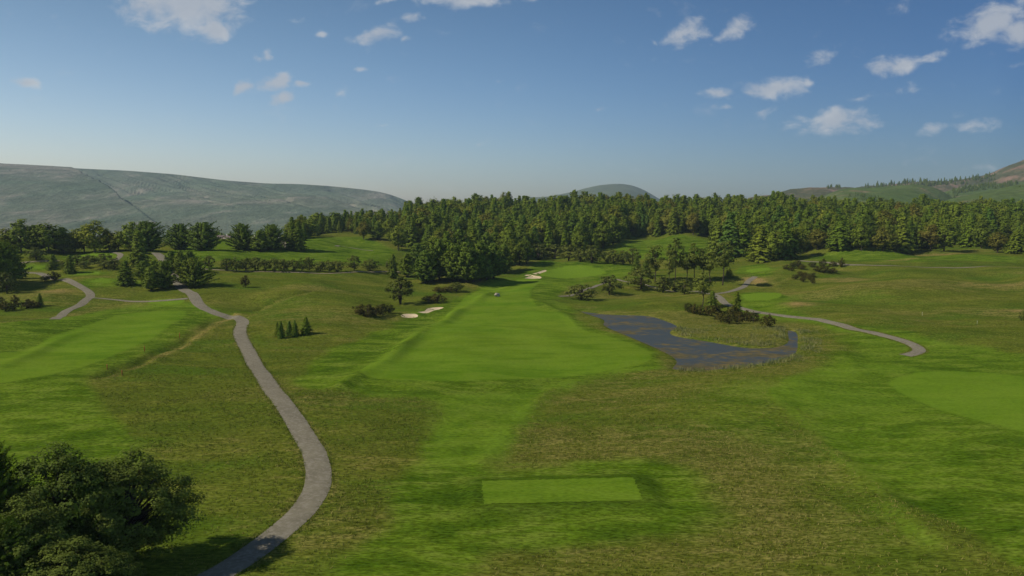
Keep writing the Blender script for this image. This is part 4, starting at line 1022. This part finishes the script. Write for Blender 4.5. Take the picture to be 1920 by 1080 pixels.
# ------------------------------------------------------------------ stones and stakes
def boulder(px, py, s, label, group=None, sc=(1, 1, .85), seed=1):
    g = np.random.default_rng(seed); p = P(px, py)
    nu, nv = 20, 12
    th = np.linspace(0, 2 * math.pi, nu, endpoint=False); ph = np.linspace(.02, math.pi - .02, nv)
    T_, Ph = np.meshgrid(th, ph)
    d = np.stack([np.sin(Ph) * np.cos(T_), np.sin(Ph) * np.sin(T_), np.cos(Ph)], -1).reshape(-1, 3)
    r = 1 + .18 * np.sin(d @ g.normal(size=3) * 3.2) + .12 * np.sin(d @ g.normal(size=3) * 6) + .07 * np.sin(d @ g.normal(size=3) * 11)
    for _ in range(6):
        a = unit(g.normal(size=3)); k = d @ a * r; r = np.where(k > .72, .72 / np.maximum(d @ a, .1), r)
    V = d * r[:, None] * s / 2 * np.array(sc)
    idx = np.arange(nu * nv).reshape(nv, nu); F_ = np.stack([idx[:-1], idx[1:], np.roll(idx, -1, 1)[1:], np.roll(idx, -1, 1)[:-1]], -1).reshape(-1, 4)
    o = link(bpy.data.objects.new('boulder', mesh_np('boulder', V, F_, [M_ROCK]))); o.location = (p[0], p[1], p[2] + s * .30)
    tag(o, label, 'boulder', group)
boulder(932, 556, 2.2, 'brown and white boulder standing alone on the fairway', seed=4)
boulder(943, 496, 2.2, 'pale stone, leftmost of three under the trees by the green', 'pale stones by the green', seed=6)
boulder(952, 496, 2.6, 'pale stone, middle of three under the trees by the green', 'pale stones by the green', (1.3, 1, .7), seed=7)
boulder(961, 495.5, 2.0, 'pale stone, rightmost of three under the trees by the green', 'pale stones by the green', (1.2, 1, .6), seed=8)
M_RED, _nt = new_mat('red_stake_paint'); finish(_nt, princ(N(_nt), (.30, .06, .02), .6, .3))
M_WHITE, _nt = new_mat('white_stake_paint'); finish(_nt, princ(N(_nt), (.5, .5, .46), .6, .1))
def stake(px, py, hpx, mat, label, group, w=.09):
    p = P(px, py); h = hpx * p[1] / F
    V, F_ = box_data(-w/2, w/2, -w/2, w/2, -.2, h)
    ap = np.vstack([V, [[0, 0, h + w]]]); F3 = []
    for f in F_: F3 += [(f[0], f[1], f[2]), (f[0], f[2], f[3])]
    F3 = [f for f in F3 if not all(k >= 4 for k in f)] + [(4, 5, 8), (5, 7, 8), (7, 6, 8), (6, 4, 8)]
    o = link(bpy.data.objects.new('marker_stake', mesh_np('marker_stake', ap, np.array(F3), [mat]))); o.location = p
    tag(o, label, 'stake', group)
for px, py, l in [(201, 693, 'thin red stake at the lower left end of the ditch, left of two'), (229, 704, 'thin red stake right beside the lower end of the ditch'), (271, 659, 'thin red stake halfway up the left side of the ditch'), (337, 634, 'thin red stake highest up beside the ditch')]:
    stake(px, py, 10, M_RED, l, 'red stakes along the ditch', .11)
stake(1729, 592, 7, M_WHITE, 'thin white stake on the right hand rough, left of two', 'white stakes in the right rough', .045)
stake(1832, 608, 7, M_WHITE, 'thin white stake on the right hand rough, right of two', 'white stakes in the right rough', .045)

# ------------------------------------------------------------------ reeds and tall grass
def reeds():
    g = np.random.default_rng(9)
    V = []; 
    lo = POND.min(0) - 14; hi = POND.max(0) + 14
    n = 110000
    x = g.uniform(lo[0], hi[0], n); y = g.uniform(lo[1], hi[1], n)
    s = sd_poly(POND, x, y, 20); c = 960 + F * x / y
    row_ = 405 + (CAM_H) * F / y
    south = (row_ > 672) & (c > 1275) & (c < 1510) & (s > -.6) & (s < 3.2)
    east = (c > 1480) & (s > -.2) & (s < 5)
    pen = (c > 1262) & (c < 1480) & (row_ > 612) & (row_ < 655) & (s > 0) & (s < 9)
    west = s > 1e6
    patch = np.sin(x / 2.3 + np.sin(y / 3)) + np.sin(y / 2.9 + x / 4.1) + g.normal(size=n) * .7
    m = ((south & (patch > -.9)) | ((east | pen | west) & (patch > .15)))
    x, y, s = x[m], y[m], s[m]; k = len(x); z = np.maximum(height(x, y), WL)
    h = g.uniform(.35, .85, k) * np.where(s < 3, 1.1, .6); w = g.uniform(.03, .07, k); a = g.uniform(0, 3.14, k); le = g.normal(size=(k, 2)) * .25
    b = np.stack([x, y, z - .05], 1); t = np.stack([np.cos(a) * w, np.sin(a) * w, np.zeros(k)], 1)
    top = b + np.stack([le[:, 0] * h, le[:, 1] * h, h], 1)
    V = np.stack([b - t, b + t, top + t * .35, top - t * .35], 1).reshape(-1, 3)
    m_, nt = new_mat('reed_blades'); nn = N(nt); pos = nn.node('ShaderNodeNewGeometry').outputs['Position']
    c_ = nn.mix(nn.ramp(nn.noise(pos, .5, 4, .6), .35, .65), (.085, .115, .025), (.19, .18, .07))
    finish(nt, princ(nn, c_, .8, .2))
    tag(link(bpy.data.objects.new('reeds', mesh_np('reeds', V, np.arange(len(V)).reshape(-1, 4), [m_]))), 'tall green and straw reeds along the pond shore', 'reeds', kind='stuff')
    print('reeds', k)
reeds()

def tufts():
    g = np.random.default_rng(17); x, y, z, fair, semi, green, dry, (nr, nc) = GV
    X = x.reshape(nr, nc); Y = y.reshape(nr, nc)
    area = (np.abs(np.gradient(X, axis=1)) * np.abs(np.gradient(Y, axis=0))).ravel()
    patch = np.sin(x / 3.1 + 2 * np.sin(y / 6.3)) + np.sin(y / 2.7 + 1.5 * np.sin(x / 5.9)) + .8 * np.sin(x / 1.1 + y / 1.7)
    m = (y > 60) & (y < 240) & (np.abs(x) < .72 * y)
    w = area * m * np.clip(1 - semi * 1.6 - fair, 0, 1) * (.5 + .6 * np.clip(patch, 0, 2) + dry) * np.clip((250 - y) / 150, .2, 1)
    w *= (sd_poly(POND, x, y, 4) > 1.5) & (sd_poly(TEE, x, y, 6) > 3)
    for p in PATHS: w *= np.abs(sd_line(p, x, y, 4)) > 1.75
    k = 42000
    i = g.choice(len(x), k, p=w / w.sum()); tx = x[i] + g.normal(size=k) * .3; ty = y[i] + g.normal(size=k) * .3; tz = height(tx, ty)
    ex = []
    for pth in (PATHS[0], PATHS[5]):
        ii = g.integers(0, len(pth) - 1, 5200); tt_ = g.uniform(size=5200)[:, None]; q0 = pth[ii] * (1 - tt_) + pth[ii + 1] * tt_
        dd = pth[ii + 1] - pth[ii]; dd /= np.linalg.norm(dd, axis=1)[:, None] + 1e-9
        ex.append(q0 + np.stack([-dd[:, 1], dd[:, 0]], 1) * (g.choice([-1, 1], 5200) * (1.56 + np.abs(g.normal(size=5200)) * .28))[:, None])
    ex = np.vstack(ex); ex = ex[ex[:, 1] < 230]
    tx = np.concatenate([tx, ex[:, 0]]); ty = np.concatenate([ty, ex[:, 1]]); tz = height(tx, ty); i = np.concatenate([i, g.integers(0, 10, len(ex))]); k = len(tx)
    B = 5
    px_ = np.repeat(tx, B) + g.normal(size=k * B) * .09; py_ = np.repeat(ty, B) + g.normal(size=k * B) * .09; pz_ = np.repeat(tz, B)
    n_ = k * B; h = g.uniform(.08, .22, n_) * np.repeat(g.uniform(.6, 1.3, k), B); a = g.uniform(0, 3.14, n_); wd = g.uniform(.02, .05, n_); le = g.normal(size=(n_, 2)) * .6
    b = np.stack([px_, py_, pz_ - .03], 1); t = np.stack([np.cos(a) * wd, np.sin(a) * wd, 0 * a], 1); top = b + np.stack([le[:, 0] * h, le[:, 1] * h, h], 1)
    V = np.stack([b - t, b + t, top + t * .3, top - t * .3], 1).reshape(-1, 3)
    m_, nt = new_mat('tuft_blades'); nn = N(nt)
    at = nn.node('ShaderNodeAttribute', attribute_name='tone')
    r = nn.node('ShaderNodeValToRGB'); nn.put(r.inputs[0], at.outputs['Fac']); e = r.color_ramp.elements; e.new(.45); e.new(.8)
    for q, (p, c) in enumerate([(0, (.075, .115, .010)), (.4, (.125, .155, .018)), (.75, (.185, .175, .040)), (1, (.25, .22, .07))]): e[q].position = p; e[q].color = (*c, 1)
    finish(nt, princ(nn, r.outputs[0], .9, .0))
    me = mesh_np('grass_tufts', V, np.arange(len(V)).reshape(-1, 4), [m_])
    tone = np.clip(np.repeat(g.beta(1.3, 2.0, k) + .25 * dry[i], B * 4), 0, 1)
    me.attributes.new('tone', 'FLOAT', 'POINT').data.foreach_set('value', tone.astype(np.float32))
    tag(link(bpy.data.objects.new('grass_tufts', me)), 'straw and green tufts of rough grass across the foreground', 'grass', kind='stuff')
tufts()

# ------------------------------------------------------------------ haze
M_HAZE, nt = new_mat('haze_air'); pv = nt.nodes.new('ShaderNodeVolumePrincipled'); o_ = nt.nodes.new('ShaderNodeOutputMaterial')
pv.inputs['Color'].default_value = (.66, .84, 1.0, 1); pv.inputs['Density'].default_value = .62e-4; pv.inputs['Anisotropy'].default_value = .1
nt.links.new(pv.outputs[0], o_.inputs['Volume'])
V, F_ = box_data(-5600, 5600, -300, 7900, -75, 400)
tag(link(bpy.data.objects.new('haze', mesh_np('haze', V, F_, [M_HAZE]))), 'thin blue air haze lying over the whole valley', 'haze', kind='stuff')

# ------------------------------------------------------------------ sky, sun, camera
SUN_EL = math.radians(40); SUN_AZ = (-1.0, -.28)       # where the sun stands
w = bpy.data.worlds.new('World'); SC.world = w; w.use_nodes = True
nt = w.node_tree; nt.nodes.clear(); n = N(nt)
sky = n.node('ShaderNodeTexSky', sky_type='NISHITA'); sky.sun_disc = False; sky.sun_elevation = SUN_EL
sky.sun_rotation = math.atan2(-SUN_AZ[0], SUN_AZ[1])
sky.air_density = 1.0; sky.dust_density = 1.1; sky.ozone_density = 1.6; sky.altitude = 200
STR = .10
dirv = n.node('ShaderNodeTexCoord').outputs['Generated']
sx = n.node('ShaderNodeSeparateXYZ'); n.put(sx.inputs[0], dirv)
yy = n.math('MAXIMUM', sx.outputs[1], .05)
u = n.math('DIVIDE', sx.outputs[0], yy); v = n.math('DIVIDE', sx.outputs[2], yy)
cv = n.node('ShaderNodeCombineXYZ'); n.put(cv.inputs[0], u); n.put(cv.inputs[1], v)
cvo = cv.outputs[0]
wn = n.node('ShaderNodeTexNoise'); n.put(wn.inputs['Vector'], cvo); wn.inputs['Scale'].default_value = 26; wn.inputs['Detail'].default_value = 4
warp = n.vmath('MULTIPLY', n.vmath('SUBTRACT', wn.outputs['Color'], (.5, .5, .5)), (.045, .022, 0))
cw = n.vmath('ADD', cvo, warp)
CL = [(345,5,115,48,0,1.25),(400,50,40,22,0,1.04),(260,15,45,24,0,0.98),(595,66,18,8,5,0.90),(540,36,26,6,0,0.49),(705,66,44,13,8,0.90),(755,74,14,6,0,0.81),(780,36,22,9,5,0.90),(735,0,22,7,0,0.98),(870,-2,85,16,0,1.10),
      (490,104,12,8,0,0.81),(460,165,26,9,35,1.04),(518,152,32,12,15,1.23),(525,182,26,11,12,1.19),(570,157,26,6,0,0.81),(48,156,30,9,-20,0.81),(677,132,16,5,0,0.56),(640,170,14,8,30,0.33),(938,154,14,5,0,0.52),(1118,202,18,7,10,0.59),(908,266,16,5,8,0.52),(720,232,16,4,5,0.45),
      (1290,62,40,20,28,1.00),(1375,58,52,14,25,0.95),(1233,80,8,6,0,0.52),(1535,110,30,14,0,0.59),(1680,122,50,16,12,1.10),(1745,106,30,8,10,0.59),(1460,167,62,19,0,1.04),(1510,158,20,12,20,0.70),(1345,180,44,9,0,0.78),(1428,212,40,10,3,0.70),(1350,203,18,6,0,0.52),
      (1565,228,80,20,5,1.04),(1500,230,36,12,0,0.47),(1700,165,26,10,0,0.59),(1620,183,34,7,8,0.41),(1755,245,32,11,8,0.88),(1825,236,46,11,5,0.82),(1690,10,20,14,30,0.35),(1860,38,75,30,22,1.15),(1905,65,40,26,0,1.04),(1855,150,0,0,0,0.00),(1715,300,26,9,5,0.35),(1835,318,28,9,10,0.41),
      (1470,270,30,6,0,0.23),(1900,125,22,6,8,0.35),(1000,4,20,6,0,0.52)]
tot = None
for px, py, a, b, ang, st in CL:
    if st == 0: continue
    X = (px - 960) / F; Z = (540 - py) / F; cp, sp_ = math.cos(PITCH), math.sin(PITCH)
    dy = cp + Z * sp_; cu = X / dy; cz = (-sp_ + Z * cp) / dy
    mp = n.node('ShaderNodeMapping', vector_type='TEXTURE'); n.put(mp.inputs[0], cw)
    mp.inputs['Location'].default_value = (cu, cz, 0); mp.inputs['Rotation'].default_value = (0, 0, math.radians(ang)); mp.inputs['Scale'].default_value = (a * 1.45 / F, b * 1.6 / F, 1)
    d = n.math('MULTIPLY', n.math('SUBTRACT', 1.0, n.vmath('LENGTH', mp.outputs[0]), clamp=True), st)
    tot = d if tot is None else n.math('MAXIMUM', tot, d)
fb = n.noise(n.scalev(cvo, (1, 1.7, 1)), 30, 8, .62, .4); fb2 = n.noise(n.scalev(cvo, (1, 1.5, 1)), 8, 5, .6)
dens = n.math('ADD', tot, n.math('MULTIPLY', n.math('SUBTRACT', fb, .52), 1.8))
dens = n.math('MULTIPLY', n.ramp(dens, .10, .95), n.ramp(tot, .0, .32))
# faint wisps everywhere
wis = n.math('MULTIPLY', n.ramp(n.math('ADD', n.math('MULTIPLY', fb, .6), n.math('MULTIPLY', fb2, .4)), .55, .74), .17)
dens = n.math('MAXIMUM', n.math('MULTIPLY', dens, .82), wis)
shade = n.ramp(n.math('ADD', fb2, n.math('MULTIPLY', tot, .35)), .45, .85)
cc = n.mix(shade, (.60 / STR, .61 / STR, .62 / STR), (.44 / STR, .47 / STR, .52 / STR))
gm = n.node('ShaderNodeGamma'); n.put(gm.inputs[0], n.vmath('SCALE', sky.outputs[0])); gm.inputs[1].default_value = 1.55
gm.inputs[0].links[0].from_node.inputs['Scale'].default_value = 1 / 4.5
back = n.vmath('SCALE', gm.outputs[0]); back.node.inputs['Scale'].default_value = 4.5
hs = n.node('ShaderNodeHueSaturation'); n.put(hs.inputs['Color'], back); hs.inputs['Saturation'].default_value = 1.05
nd = n.node('ShaderNodeVectorMath', operation='NORMALIZE'); n.put(nd.inputs[0], dirv)
sx2 = n.node('ShaderNodeSeparateXYZ'); n.put(sx2.inputs[0], nd.outputs[0])
tr_ = n.node('ShaderNodeValToRGB'); tr_.color_ramp.interpolation = 'B_SPLINE'
n.put(tr_.inputs[0], n.math('ADD', n.math('MULTIPLY', sx2.outputs[0], .8), .5))
e = tr_.color_ramp.elements; e.new(.5)
e[0].position = .04; e[1].position = .5; e[2].position = .90
e[0].color = (1.42 / 2, 1.06 / 2, .78 / 2, 1); e[1].color = (1.05 / 2, 1.05 / 2, .97 / 2, 1); e[2].color = (.28 / 2, .42 / 2, .54 / 2, 1)
tint = n.vmath('SCALE', tr_.outputs[0]); tint.node.inputs['Scale'].default_value = 2.0
skyc = n.mix(1.0, hs.outputs[0], tint, 'MULTIPLY')
hzn = n.mix(n.ramp(sx2.outputs[2], 0, .28), (.90, .90, 1.14), (1, 1, 1))
skyc = n.mix(1.0, skyc, hzn, 'MULTIPLY')
CLOUD_MIX = n.mix(dens, skyc, cc)
bg = n.node('ShaderNodeBackground'); n.put(bg.inputs[0], CLOUD_MIX); bg.inputs[1].default_value = STR
ow = n.node('ShaderNodeOutputWorld'); nt.links.new(bg.outputs[0], ow.inputs[0])

sl = bpy.data.lights.new('sun', 'SUN'); sl.energy = 5.0; sl.angle = math.radians(.5); sl.color = (1.0, .93, .80)
so = link(bpy.data.objects.new('sun', sl))
hz = Vector((SUN_AZ[0], SUN_AZ[1], 0)).normalized() * math.cos(SUN_EL); sd = Vector((hz.x, hz.y, math.sin(SUN_EL)))
so.rotation_euler = sd.to_track_quat('Z', 'Y').to_euler(); so.location = (0, 0, 300)

cam = bpy.data.cameras.new('camera'); co = link(bpy.data.objects.new('camera', cam))
cam.sensor_width = 36; cam.lens = 36 * F / 1920; cam.clip_start = .5; cam.clip_end = 60000
co.location = (0, 0, CAM_H); co.rotation_euler = (math.pi / 2 - PITCH, 0, 0)
SC.camera = co
SC.view_settings.view_transform = 'Standard'; SC.view_settings.look = 'None'; SC.view_settings.gamma = 1; SC.view_settings.exposure = 0
SC.render.engine = 'CYCLES'
SC.cycles.use_denoising = True
SC.cycles.max_bounces = 5; SC.cycles.diffuse_bounces = 2; SC.cycles.glossy_bounces = 2; SC.cycles.transmission_bounces = 2; SC.cycles.volume_bounces = 0
SC.cycles.use_adaptive_sampling = True
